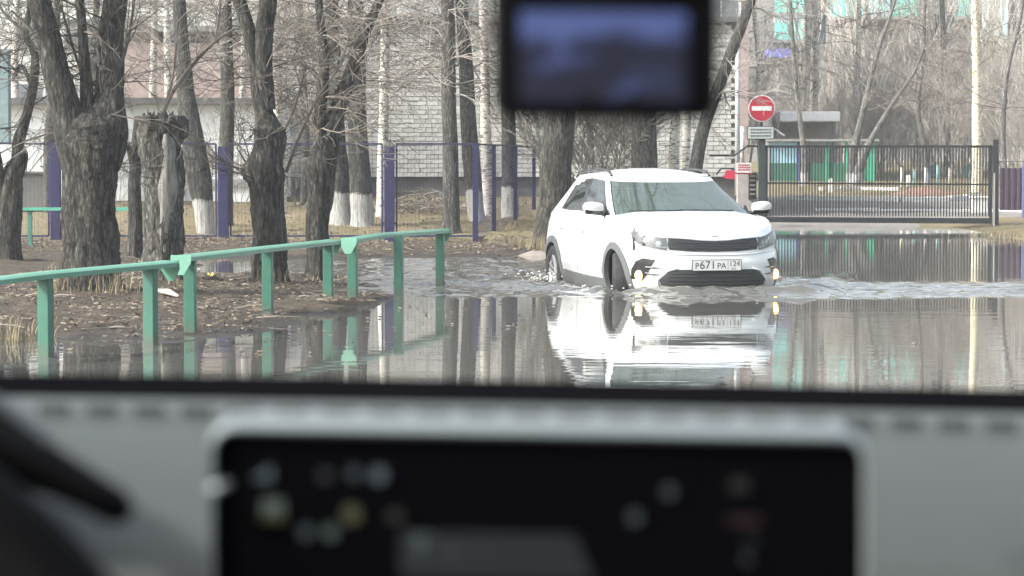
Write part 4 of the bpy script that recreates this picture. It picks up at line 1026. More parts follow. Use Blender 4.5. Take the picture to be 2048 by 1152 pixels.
# bare shrubs: five grown shapes, copied
def shrub_mesh(seed, H, stems, spread_, r0, kids):
    rng = random.Random(seed); mb = MB()
    for k in range(stems):
        a = rng.uniform(0, 6.28)
        spray(mb, Vector((math.cos(a) * 0.25, math.sin(a) * 0.25, -0.05)), Vector((math.cos(a) * spread_, math.sin(a) * spread_, 1)), H * rng.uniform(0.6, 1.0), r0, len(kids), rng, kids, -0.05, 0.75, 0.10, 6, 0.03, 0.007)
    return mb.data('twigs', M_TWIGL)
SHR = [shrub_mesh(200 + k, 6.0, 7, 0.32, 0.035, (9, 6, 3)) for k in range(5)]
SHL = [shrub_mesh(300 + k, 3.2, 7, 0.5, 0.02, (10, 6, 3)) for k in range(3)]
spots = [(1494, 104), (1590, 122), (1648, 108), (1668, 118), (1690, 104), (1742, 110), (1768, 102), (1790, 116), (1808, 98), (1836, 108), (1862, 118),
         (1880, 104), (1912, 100), (1930, 112), (1966, 100), (1990, 94), (2012, 104), (2036, 92), (2050, 84), (1925, 92), (1745, 98), (1655, 124), (2075, 96), (1820, 124), (1980, 120)]
rs_ = random.Random(5)
for k, (px, Y) in enumerate(spots):
    x = PX(px, Y)
    o_ = thing('bare_shrub', 'tall bare brown shrub in the thicket between gate and apartment block', 'shrub', (x, Y, gz(x, Y)), rs_.uniform(0, 6.28), 'bare shrubs in the thicket beyond the gate')
    s_ = rs_.uniform(0.42, 0.66); o_.scale = (s_, s_, s_ * rs_.uniform(0.9, 1.15))
    link('twigs', SHR[k % 5], o_)
def sapling_mesh(seed):
    rng = random.Random(seed); mb = MB()
    for k in range(3):
        b0 = Vector((rng.gauss(0, 0.5), rng.gauss(0, 0.5), -0.05)); lean = Vector((rng.gauss(0, 0.12), rng.gauss(0, 0.12), 1))
        spray(mb, b0, lean, rng.uniform(4.0, 7.0), 0.035, 2, rng, (7, 5), -0.04, 0.45, 0.04, 7, 0.05, 0.010)
    return mb.data('stems', M_SAP)
M_SAP = bark('sapling_bark', (0.16, 0.14, 0.12), (0.56, 0.51, 0.45), birch=True, bump=0.1)
SAP = [sapling_mesh(400 + k) for k in range(4)]
for k, px in enumerate((1590, 1648, 1672, 1690, 1738, 1768, 1802, 1826, 1850, 1880, 1916, 1934, 1968, 1990, 2020, 2044)):
    Y = rs_.uniform(95, 125); x = PX(px, Y)
    o_ = thing('birch_sapling', 'thin pale birch sapling stems rising through the thicket beyond the gate', 'sapling', (x, Y, gz(x, Y)), rs_.uniform(0, 6.28), 'birch saplings in the thicket')
    link('stems', SAP[k % 4], o_)
spots2 = [(340, 56, 'leafless bush against the white garage, left of the leaning whitewashed trunk'), (480, 55, 'leafless bush against the white garage, right of the second blue post'),
          (230, 55.5, 'leafless bush against the white garage behind the thickest willow'), (600, 55, 'leafless bush at the left corner of the brick building'),
          (1175, 51, 'pale leafless bush rising over the car roof beside the broad trunk'), (1225, 52, 'pale leafless bush over the middle of the car roof')]
for k, (px, Y, lab) in enumerate(spots2):
    x = PX(px, Y)
    o_ = thing('leafless_bush', lab, 'bush', (x, Y, gz(x, Y)), rs_.uniform(0, 6.28), 'leafless bushes behind the fence')
    s_ = 0.42 if k < 4 else 0.9; o_.scale = (s_, s_, s_)
    link('twigs', SHL[k % 3], o_)
# brushwood heap by the plinth
mb = MB(); rg = random.Random(9)
for k in range(420):
    x = rg.gauss(0, 0.75); y = rg.gauss(0, 0.5); h = max(0.0, 0.42 * math.exp(-(x / 0.8) ** 2 - (y / 0.6) ** 2)) * rg.random()
    a = rg.uniform(0, 6.28); d_ = Vector((math.cos(a), math.sin(a), rg.gauss(0, 0.25))) * rg.uniform(0.15, 0.6)
    p = Vector((x, y, h + 0.03)); mb.tube([p - d_ / 2, p + Vector((0, 0, 0.03)), p + d_ / 2], [0.006, 0.008, 0.004], 3, cap=False)
x, Y = PX(850, 52), 52
bh = mb.build('brushwood_heap', M_TWIG, None, False, 0, (x, Y, gz(x, Y)))
tag(bh, 'heap of cut brushwood before the dark plinth of the brick building', 'brushwood')

# ------------------------------------------------------------------ litter on the ground
LEAF = [mat('leaf_%d' % k, c, 0.85) for k, c in enumerate([(0.085, 0.062, 0.042), (0.13, 0.098, 0.066), (0.05, 0.039, 0.031), (0.19, 0.152, 0.11), (0.10, 0.083, 0.07)])]
rl = random.Random(77)
mb = MB()
def leaf(mb, x, y, z, s, rng):
    a = rng.uniform(0, 6.28); ca, sa = math.cos(a), math.sin(a); c_ = rng.uniform(0.15, 0.6) * s; tl = rng.uniform(-0.5, 0.5)
    q = []
    for u, v, w_ in ((-1, 0, c_), (0, -0.5, 0), (1, 0, c_), (0, 0.5, 0)):
        u *= s; v *= s
        q.append((x + u * ca - v * sa, y + u * sa + v * ca, z + w_ + tl * u * 0.5 + 0.004))
    mb.add(q, [(0, 1, 2), (0, 2, 3)], rng.randrange(5))
cx_, cy_ = [], []
while len(cx_) < 26000:
    r_ = rl.random()
    if r_ < 0.6: x, y = rl.uniform(-5.5, -0.9), rl.uniform(19.5, 37.5)
    elif r_ < 0.9: x, y = rl.uniform(-8, 1.2), rl.uniform(38.2, 44.5)
    else: x, y = rl.uniform(-8, 1.5), rl.uniform(44, 56)
    cx_.append(x); cy_.append(y)
zz = ground_z(np.array(cx_), np.array(cy_))
cl_ = n_big(np.array(cx_) * 1.3, np.array(cy_) * 1.3)
for x, y, z, c_ in zip(cx_, cy_, zz, cl_):
    if z > 0.004 and (c_ > -0.6 or rl.random() < 0.25): leaf(mb, x, y, z, rl.uniform(0.010, 0.031) * (1 + (y - 20) * 0.014), rl)
tag(mb.build('leaf_litter', LEAF), 'fallen brown leaves strewn over the muddy bank', 'leaves', kind='stuff')
mb = MB()
for k in range(300):
    if rl.random() < 0.65: x, y = rl.uniform(-5, -0.9), rl.uniform(20, 37)
    else: x, y = rl.uniform(-6, 1.0), rl.uniform(38.4, 46)
    z = gz(x, y)
    if z < 0.002: continue
    a = rl.uniform(0, 6.28); L = rl.uniform(0.08, 0.45); d_ = Vector((math.cos(a), math.sin(a), rl.uniform(-0.05, 0.12))) * L
    p = Vector((x, y, z + 0.015)); mb.tube([p, p + d_ * 0.5 + Vector((0, 0, 0.01)), p + d_], [0.006, 0.005, 0.003], 3, cap=False)
tag(mb.build('fallen_twigs', M_TWIG), 'small fallen twigs lying on the muddy bank', 'twigs', kind='stuff')
mb = MB()
k = 0
while k < 130:
    x, y = rl.uniform(-4, 3.5), rl.uniform(18.8, 26.2)
    if rl.random() > math.exp(-max(0, x + 2.2 - (y - 19) * 0.15) * 0.8): continue
    if gz(x, y) > -0.012: continue
    leaf(mb, x, y, 0.0, rl.uniform(0.012, 0.03), rl); k += 1
tag(mb.build('floating_leaves', LEAF), 'brown leaves floating on the flood water near the bank', 'leaves', kind='stuff')
# dry grass tufts
mb = MB()
def tuft(x, y, n, h, sp):
    z = gz(x, y)
    for _ in range(n):
        a = rl.uniform(0, 6.28); b0 = Vector((x + rl.gauss(0, sp), y + rl.gauss(0, sp), z - 0.01)); hh = h * rl.uniform(0.4, 1.1); ln = rl.uniform(0.1, 0.7) * hh
        d_ = Vector((math.cos(a), math.sin(a), 0)); s_ = Vector((-d_.y, d_.x, 0)) * 0.004
        m1 = b0 + d_ * ln * 0.35 + Vector((0, 0, hh * 0.65)); t1 = b0 + d_ * ln + Vector((0, 0, hh))
        mb.add([b0 - s_, b0 + s_, m1 + s_ * 0.7, m1 - s_ * 0.7, t1], [(0, 1, 2, 3), (3, 2, 4)], rl.randrange(2))
for (px, Y, n, h, sp) in [(130, 26.0, 60, 0.32, 0.10), (235, 25.8, 46, 0.26, 0.10), (180, 25.6, 46, 0.2, 0.16), (40, 20.2, 60, 0.22, 0.12), (8, 20.4, 40, 0.22, 0.10), (65, 20.3, 30, 0.2, 0.06), (345, 27.6, 30, 0.2, 0.1),
                          (540, 28.6, 40, 0.2, 0.14), (650, 30.2, 40, 0.16, 0.16), (1070, 41.2, 160, 0.26, 0.2), (1100, 41.0, 120, 0.26, 0.22), (1035, 47, 90, 0.2, 0.3), (560, 40, 50, 0.2, 0.4), (420, 41, 70, 0.16, 0.6), (2030, 48.2, 300, 0.14, 0.5), (2060, 47.5, 300, 0.14, 0.5), (2010, 50.0, 160, 0.12, 0.3)]:
    tuft(PX(px, Y), Y, n, h, sp)
for k in range(900):
    x, y = rl.uniform(-9, 1.5), rl.uniform(42.5, 58); tuft(x, y, 5, 0.07, 0.08)
for k in range(700):
    x, y = rl.uniform(4.5, 17), rl.uniform(73, 96); tuft(x, y, 5, 0.10, 0.1)
tag(mb.build('dry_grass', [mat('straw', (0.25, 0.205, 0.13), 0.9), mat('straw_dark', (0.16, 0.135, 0.08), 0.9)]), 'dry straw coloured grass tufts around trunks and lawns', 'grass', kind='stuff')
# pale driftwood stick and yellow scrap on the bank
a = P(318, 598, 25.9); b_ = P(356, 610, 25.3)
m = MB(); za, zc = gz(a.x, 25.9), gz(b_.x, 25.3)
m.tube([(0, 0, 0.03), ((b_.x - a.x) / 2, -0.3, (zc - za) / 2 + 0.045), (b_.x - a.x, -0.6, zc - za + 0.03)], [0.022, 0.03, 0.014], 8)
tag(m.build('driftwood_stick', mat('bleached_wood', (0.52, 0.45, 0.40), 0.8, var=0.15, scale=14), None, True, 0, (a.x, 25.9, za)), 'pale bleached stick lying behind the second railing post', 'stick')
x, Y = PX(421, 29.0), 29.0
m = MB(); m.grid([[Vector((-0.03 + 0.02 * i, -0.02 + 0.02 * j, 0.02 + 0.02 * math.sin(i * 2.1 + j * 1.7))) for i in range(4)] for j in range(3)])
tag(m.build('paper_scrap', mat('yellow_paper', (0.75, 0.55, 0.10), 0.7), None, False, 0, (x, Y, gz(x, Y) + 0.01)), 'small crumpled yellow scrap on the mud by the railing', 'scrap')
m = MB(); rows = []
for i in range(6):
    t = i / 5; rows.append([Vector((math.cos(a) * 0.32 * (1 - t * 0.9), math.sin(a) * 0.2 * (1 - t * 0.9), 0.10 * math.sin(t * 1.57) + rl.uniform(-0.01, 0.01))) for a in [k * math.pi / 6 for k in range(12)]])
m.grid(rows, closed=True)
tag(m.build('stone', mat('kerb_stone_grey', (0.20, 0.17, 0.15), 0.9, var=0.2, bump=0.4), None, True, 0, (PX(1072, 38.9), 38.9, gz(PX(1072, 38.9), 38.9) - 0.02)), 'flat grey stone at the shore beside the tail of the white car', 'stone')

# ------------------------------------------------------------------ the white car
# local frame: x forward from the bumper tip (0) to the tail (-4.24), y left, z up from the road
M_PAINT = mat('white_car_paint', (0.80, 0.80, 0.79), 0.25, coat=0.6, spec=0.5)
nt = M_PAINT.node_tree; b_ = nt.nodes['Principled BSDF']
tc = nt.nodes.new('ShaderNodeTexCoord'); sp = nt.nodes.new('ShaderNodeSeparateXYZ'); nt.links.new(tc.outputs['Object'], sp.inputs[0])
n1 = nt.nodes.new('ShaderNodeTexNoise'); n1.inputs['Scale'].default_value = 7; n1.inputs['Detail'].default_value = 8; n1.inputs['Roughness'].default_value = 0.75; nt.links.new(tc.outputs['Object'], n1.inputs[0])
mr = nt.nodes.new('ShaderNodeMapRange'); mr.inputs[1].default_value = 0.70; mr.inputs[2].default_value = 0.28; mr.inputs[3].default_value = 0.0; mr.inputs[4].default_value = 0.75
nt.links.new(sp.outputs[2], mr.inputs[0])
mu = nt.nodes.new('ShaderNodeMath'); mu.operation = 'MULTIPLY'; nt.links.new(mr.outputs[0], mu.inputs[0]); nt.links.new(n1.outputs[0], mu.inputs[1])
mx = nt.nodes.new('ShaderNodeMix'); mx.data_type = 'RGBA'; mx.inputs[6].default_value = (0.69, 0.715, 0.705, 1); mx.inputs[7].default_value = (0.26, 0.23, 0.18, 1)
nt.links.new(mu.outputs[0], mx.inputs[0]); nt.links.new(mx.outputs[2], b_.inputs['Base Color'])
M_CLAD = mat('grey_plastic_cladding', (0.11, 0.115, 0.115), 0.6, var=0.1)
M_BLACK = mat('gloss_black_plastic', (0.018, 0.018, 0.02), 0.25)
M_DARK = mat('matt_black', (0.008, 0.008, 0.009), 0.8, spec=0.15)
M_RUBBER = mat('tyre_rubber', (0.022, 0.022, 0.023), 0.75, var=0.25, scale=20)
M_ALLOY = mat('wheel_alloy', (0.60, 0.60, 0.61), 0.3, 0.85)
M_CHROME = mat('dull_chrome', (0.55, 0.56, 0.57), 0.2, 0.9)
M_CGLASS = glass_mat('car_glass', (0.62, 0.72, 0.67), 0.32, 0.15, (0.38, 0.52, 0.45))  # pale diffuse film paints in the bright sky reflection on the windscreen
M_SGLASS = glass_mat('car_side_glass', (0.20, 0.23, 0.22), 0.12, 0.05, (0.40, 0.48, 0.44))
M_LENS = glass_mat('headlamp_lens', (0.75, 0.78, 0.78), 0.1, 0.03)
M_CABIN = mat('dark_upholstery', (0.05, 0.052, 0.052), 0.8, var=0.2)
M_LAMP = mat('fog_lamp_glow', (0.9, 0.7, 0.4), 0.3, emit=(1.0, 0.52, 0.16), emit_s=2.0)
T_ZT = [(-4.24, 1.02), (-4.0, 1.06), (-3.5, 1.05), (-3.0, 1.03), (-2.0, 1.0), (-1.1, 1.0), (-0.8, 0.98), (-0.45, 0.925), (-0.2, 0.855), (-0.08, 0.80), (0.05, 0.78)]
T_ZB = [(-4.24, 0.36), (-3.9, 0.27), (-3.4, 0.21), (-0.9, 0.20), (-0.4, 0.21), (0, 0.23)]
T_W = [(0, 0.80), (0.12, 0.835), (0.3, 0.858), (0.5, 0.864), (0.68, 0.858), (0.8, 0.852), (0.9, 0.836), (1.0, 0.80)]
T_TIP = [(0, -0.06), (0.12, -0.012), (0.25, 0.0), (0.42, 0.0), (0.56, -0.005), (0.66, -0.03), (0.78, -0.035), (0.9, -0.045), (1.0, -0.085)]
T_TAIL = [(0, -4.15), (0.25, -4.23), (0.5, -4.24), (0.7, -4.19), (1.0, -4.06)]
CRF, CRR = 0.80, 0.62
def c_out(t, s):
    """half outline of the lower body at height fraction t; s in 0..3 (front arc, side, rear arc)"""
    w_ = interp(T_W, t); tip = interp(T_TIP, t); tail = interp(T_TAIL, t)
    if s <= 1:
        a = s * math.pi / 2; q = math.sin(a) ** (2 / 3.0); return tip - CRF * (1 - math.cos(a)), w_ * q
    if s <= 2: return (tip - CRF) + (s - 1) * ((tail + CRR) - (tip - CRF)), w_
    a = (3 - s) * math.pi / 2; q = math.sin(a) ** (2 / 4.0) if a > 0 else 0; return tail + CRR * (1 - math.cos(a)), w_ * q
def c_z(x, t):
    a = interp(T_ZB, x); b = interp(T_ZT, x); return a + (b - a) * t
def c_t(x, z):
    a = interp(T_ZB, x); b = interp(T_ZT, x); return min(1, max(0, (z - a) / (b - a)))
def Ff(y, z):
    x = -0.05
    for _ in range(6):
        t = c_t(x, z); w_ = interp(T_W, t); q = min(0.9995, abs(y) / w_)
        x = interp(T_TIP, t) - CRF * (1 - math.sqrt(1 - q ** 3))
    return x
def Sd(x, z):
    t = c_t(x, z); w_ = interp(T_W, t); tip = interp(T_TIP, t); tail = interp(T_TAIL, t)
    if x > tip - CRF: c_ = max(0, 1 - (tip - x) / CRF); return w_ * (max(0, 1 - c_ * c_)) ** (1 / 3)
    if x < tail + CRR: c_ = max(0, 1 - (x - tail) / CRR); return w_ * (max(0, 1 - c_ * c_)) ** (1 / 4)
    return w_
car = thing('parked_car', 'white crossover hatchback driving through deep flood water towards the camera', 'car', CAR_TIP, CAR_RZ)
car.name = 'white_car'
AX_F, AX_R, AZ, RT_ = -0.84, -3.44, 0.31, 0.315
# lower body shell
ss = [i / 26 for i in range(26)] + [1 + i / 104 for i in range(104)] + [2 + i / 20 for i in range(21)]
tt = [i / 30 for i in range(31)]
def shell(sgn):
    rows = []
    for t in tt:
        r_ = []
        for s in ss:
            x, y = c_out(t, s); z = c_z(x, t); r_.append(Vector((x, y * sgn, z)))
        rows.append(r_)
    return rows
mb = MB()
for sgn in (-1, 1):
    rows = shell(sgn); nc = len(ss); k0 = len(mb.v)
    mb.v.extend([tuple(p) for r_ in rows for p in r_])
    for i in range(len(rows) - 1):
        for j in range(nc - 1):
            q = [rows[i][j], rows[i][j + 1], rows[i + 1][j + 1], rows[i + 1][j]]
            c_ = sum(q, Vector()) / 4
            if abs(c_.y) > 0.5 and any(math.hypot(c_.x - ax, c_.z - AZ) < 0.385 for ax in (AX_F, AX_R)): continue
            f = (k0 + i * nc + j, k0 + i * nc + j + 1, k0 + (i + 1) * nc + j + 1, k0 + (i + 1) * nc + j)
            mb.f.append(f if sgn < 0 else f[::-1]); mb.mi.append(0)
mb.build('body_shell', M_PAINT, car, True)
# bonnet
def hood_pt(u, v, lift=0.0):
    y = v * 0.80; q = abs(v); xf = interp(T_TIP, 1.0) - CRF * (1 - math.sqrt(max(0, 1 - q ** 3))); xc = -1.02 - 0.18 * v * v
    x = xf + (xc - xf) * u
    cr = 0.055 * (1 - v * v) * (u ** 0.7) + 0.014 * math.exp(-((abs(v) - 0.62) / 0.13) ** 2) * smooth(0.05, 0.5, u)
    return Vector((x, y, interp(T_ZT, x) + cr + lift))
rows = [[hood_pt(u / 24, v / 20, 0.001) for v in range(-20, 21)] for u in range(25)]
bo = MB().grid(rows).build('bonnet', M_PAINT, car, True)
m = MB()
for sgn in (-1, 1):
    m.tube([hood_pt(u / 12, 0.905 * sgn - 0.03 * sgn * (1 - u / 12), 0.0015) for u in range(0, 13)], 0.0035, 4)
m.build('bonnet_gap', M_BLACK, bo)
# greenhouse
def g_out(h, s):
    w_ = 0.775 - 0.195 * h ** 1.2
    xf = -0.92 - 0.95 * h; xr = -4.08 + 0.52 * h; R1, R2 = 0.26, 0.22
    if s <= 1:
        a = s * math.pi / 2; q = math.sin(a) ** (2 / 2.6); x, y = xf - R1 * (1 - math.cos(a)), w_ * q
    elif s <= 2: x, y = (xf - R1) + (s - 1) * ((xr + R2) - (xf - R1)), w_
    else:
        a = (3 - s) * math.pi / 2; q = math.sin(a) ** (2 / 4.0) if a > 0 else 0; x, y = xr + R2 * (1 - math.cos(a)), w_ * q
    zl = 0.97; zr = interp([(-4.1, 1.30), (-3.7, 1.355), (-3.2, 1.42), (-2.6, 1.445), (-2.2, 1.425), (-1.9, 1.395), (-1.8, 1.385), (-1.0, 1.385)], x)
    k = 1.0
    if s > 1.55: k = 1.0
    z = zl + (zr - zl) * h
    return x, y, z
S1, S2 = 0.80, 1.05            # windscreen edge, front edge of the side glass
sA = [i / 16 * S1 for i in range(17)] + [0.84, 0.92, 1.0, S2, 1.09] + [1.09 + (1.46 - 1.09) * i / 14 for i in range(1, 15)] + [1.475, 1.50, 1.515] + [1.515 + (1.84 - 1.515) * i / 12 for i in range(1, 13)] + [1.87, 1.93, 2.0, 2.1, 2.22] + [2.22 + 0.78 * i / 8 for i in range(1, 9)]
hA = [0, 0.03, 0.06, 0.12] + [0.12 + 0.76 * i / 12 for i in range(1, 13)] + [0.91, 0.955, 1.0]
def zone(s0, s1, h0, h1):
    s = (s0 + s1) / 2; h = (h0 + h1) / 2
    if s < S1: return 'windscreen' if 0.06 < h < 0.93 else 'paint'
    if s < 0.84: return 'seal' if 0.06 < h < 0.93 else 'paint'
    top = 0.88 if s < 1.6 else 0.88 - (s - 1.6) * 0.6
    if 0.12 < h < top:
        if 1.09 < s < 1.46: return 'door_glass'
        if 1.515 < s < 1.84 : return 'rear_glass'
        if S2 < s < 1.87: return 'seal'
    if s > 2.3 and 0.2 < h < 0.85: return 'tailgate_glass'
    return 'paint'
gm = {}
for sgn in (-1, 1):
    for i in range(len(hA) - 1):
        for j in range(len(sA) - 1):
            z_ = zone(sA[j], sA[j + 1], hA[i], hA[i + 1])
            key = z_ if z_ in ('windscreen', 'tailgate_glass', 'paint', 'seal') else z_ + str(sgn)
            inset = 0.004 if 'glass' in z_ or z_ == 'windscreen' else (0.002 if z_ == 'seal' else 0)
            q = []
            for ii, jj in ((i, j), (i, j + 1), (i + 1, j + 1), (i + 1, j)):
                x, y, z = g_out(hA[ii], sA[jj]); q.append(Vector((x, max(0, y - inset) * sgn, z)))
            gm.setdefault(key, MB()).add(q if sgn < 0 else q[::-1], [(0, 1, 2, 3)])
def weld(o):
    bm = bmesh.new(); bm.from_mesh(o.data); bmesh.ops.remove_doubles(bm, verts=bm.verts, dist=0.0005)
    bmesh.ops.recalc_face_normals(bm, faces=bm.faces); bm.to_mesh(o.data); bm.free()
    o.data.polygons.foreach_set('use_smooth', [True] * len(o.data.polygons)); o.data.set_sharp_from_angle(angle=math.radians(50))
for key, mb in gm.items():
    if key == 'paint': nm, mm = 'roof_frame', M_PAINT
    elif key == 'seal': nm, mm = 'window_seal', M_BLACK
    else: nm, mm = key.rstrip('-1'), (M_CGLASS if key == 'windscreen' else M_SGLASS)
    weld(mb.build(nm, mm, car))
rows = []
for v in range(-16, 17):
    r_ = []
    vv = v / 16
    for u in range(0, 25):
        s = u / 24
        xf = -1.87 - 0.24 * abs(vv) ** 2.6; xr = -3.56 + 0.08 * abs(vv) ** 3; x = xf + (xr - xf) * s
        zr = interp([(-4.1, 1.30), (-3.7, 1.355), (-3.2, 1.42), (-2.6, 1.445), (-2.2, 1.425), (-1.9, 1.395), (-1.8, 1.385)], x)
        r_.append(Vector((x, vv * 0.581, zr + 0.055 * (1 - vv * vv) * min(1, s * 5))))
    rows.append(r_)
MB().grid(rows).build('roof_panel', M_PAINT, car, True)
m = MB(); m.box((-3.66, 0, 1.385), (0.24, 1.04, 0.03)); m.build('rear_spoiler', M_PAINT, car, False, 0.012)
for sgn in (-1, 1):
    m = MB(); pts = [Vector((-2.02 - 1.5 * t, sgn * (0.555 - 0.02 * math.sin(math.pi * t)), interp([(-4.1, 1.30), (-3.7, 1.355), (-3.2, 1.42), (-2.6, 1.445), (-2.2, 1.425), (-1.9, 1.385)], -2.02 - 1.5 * t) + 0.014 + 0.030 * min(1, 5 * math.sin(math.pi * t)) )) for t in [i / 16 for i in range(17)]]
    m.tube(pts, 0.013, 8); m.build('roof_rail', M_BLACK, car, True)
m = MB(); m.prism([(-0.16, 0), (0, 0), (-0.13, 0.06)], (1, 0, 0), (0, 0, 1), (0, 0.03, 0), (-3.3, -0.015, 1.455)); m.build('antenna_fin', M_BLACK, car)
# floor, dashboard and seats inside
m = MB(); m.box((-2.3, 0, 0.55), (3.2, 1.44, 0.5)); m.box((-1.45, 0, 0.86), (0.55, 1.36, 0.16)); m.build('cabin_floor', M_CABIN, car)
for y in (-0.36, 0.36):
    m = MB(); m.box((-2.35, y, 0.98), (0.16, 0.46, 0.60)); s_ = m.build('seat', M_CABIN, car, 'auto', 0.05)
    m = MB(); m.box((-2.40, y, 1.33), (0.10, 0.26, 0.16)); m.build('headrest', M_CABIN, s_, 'auto', 0.04)
m = MB(); m.box((-3.35, 0, 0.98), (0.18, 1.2, 0.52)); m.build('rear_bench', M_CABIN, car, 'auto', 0.05)
m = MB(); pts = [Vector((-1.78, 0.36 + math.cos(a) * 0.18, 1.0 + math.sin(a) * 0.17)) for a in [k * 2 * math.pi / 20 for k in range(21)]]; m.tube(pts, 0.014, 6); m.build('steering_wheel', M_DARK, car, True)
m = MB(); m.box((-1.86, 0, 1.30), (0.03, 0.24, 0.06)); m.build('rear_view_mirror', M_DARK, car, False, 0.01)
m = MB(); m.tube([(-1.80, -0.02, 1.27), (-1.80, -0.02, 1.20)], 0.003, 4); m.tube([(-1.80, -0.02, 1.20), (-1.80, -0.02, 1.165), (-1.80, -0.02, 1.13), (-1.80, -0.02, 1.10)], [0.012, 0.026, 0.020, 0.028], 8); m.build('hanging_charm', M_SWHITE, car, True)

# patches that follow the body surface
def patch(name, poly, m_, parent, surf, off=0.006, step=0.03, thick=0.012, smooth_=True):
    """closed 2-D outline laid on the body: surf(a, b, offset) gives the 3-D point"""
    pts = []
    n = len(poly)
    for i in range(n):
        a = Vector(poly[i]); b = Vector(poly[(i + 1) % n]); k = max(1, int((b - a).length / step))
        pts += [a.lerp(b, j / k) for j in range(k)]
    nb_ = len(pts)
    x0 = min(p[0] for p in pts); x1 = max(p[0] for p in pts); y0 = min(p[1] for p in pts); y1 = max(p[1] for p in pts)
    inner = []
    x = x0 + step / 2
    while x < x1:
        y = y0 + step / 2
        while y < y1: inner.append(Vector((x, y))); y += step
        x += step
    res = delaunay_2d_cdt(pts + inner, [(i, (i + 1) % nb_) for i in range(nb_)], [list(range(nb_))], 1, 1e-5)
    V2, _, F2 = res[0], res[1], res[2]
    mb = MB()
    top = [surf(v[0], v[1], off) for v in V2]
    ed = {}
    for f in F2:
        for i in range(len(f)):
            e = (f[i], f[(i + 1) % len(f)]); ed[e] = ed.get(e, 0) + 1
    rim = [e for e in ed if (e[1], e[0]) not in ed]
    bot = {i: surf(V2[i][0], V2[i][1], off - thick) for e in rim for i in e}
    idx = {i: len(top) + k for k, i in enumerate(bot)}
    mb.v = [tuple(p) for p in top] + [tuple(p) for p in bot.values()]
    mb.f = [tuple(f) for f in F2] + [(a, idx[a], idx[b], b) for a, b in rim]
    mb.mi = [0] * len(mb.f)
    o = mb.build(name, m_, parent)
    bm = bmesh.new(); bm.from_mesh(o.data); bmesh.ops.recalc_face_normals(bm, faces=bm.faces)
    bm.to_mesh(o.data); bm.free()
    if smooth_: o.data.polygons.foreach_set('use_smooth', [True] * len(o.data.polygons)); o.data.set_sharp_from_angle(angle=math.radians(40))
    return o
def front(y, z, off):
    e = 0.01; x = Ff(y, z); n = Vector((1, -(Ff(y + e, z) - Ff(y - e, z)) / (2 * e), -(Ff(y, z + e) - Ff(y, z - e)) / (2 * e)))
    n.y = max(-2.5, min(2.5, n.y)); n.z = max(-1, min(1, n.z)); n.normalize()
    return Vector((x, y, z)) + n * off
def side_s(sgn): return lambda x, z, off: Vector((x, sgn * (Sd(x, z) + off), z))
def mirror(poly): return [(-a, b) for a, b in poly][::-1]

# upper grille, headlamps
M_SLAT = mat('grille_slat_black', (0.035, 0.036, 0.036), 0.5)
gp = [(-0.47, 0.785), (-0.30, 0.772), (-0.14, 0.756), (0, 0.752), (0.14, 0.756), (0.30, 0.772), (0.47, 0.785), (0.485, 0.72), (0.47, 0.668), (0.25, 0.652), (0, 0.648), (-0.25, 0.652), (-0.47, 0.668), (-0.485, 0.72)]
gr_ = patch('grille', gp, M_BLACK, car, front, 0.004)
for k in range(3):
    zz = 0.68 + k * 0.026
    m = MB(); m.tube([front(y / 10 * 0.455, zz + 0.010 * (abs(y) / 10), 0.005) for y in range(-10, 11)], 0.004, 4); m.build('grille_slat', M_SLAT, gr_)
m = MB(); m.tube([front(y / 20 * 0.50, float(np.interp(abs(y / 20 * 0.50), [0, 0.14, 0.3, 0.5], [0.756, 0.760, 0.777, 0.790])), 0.006) for y in range(-20, 21)], 0.0075, 6); m.build('grille_trim', M_CHROME, gr_, True)
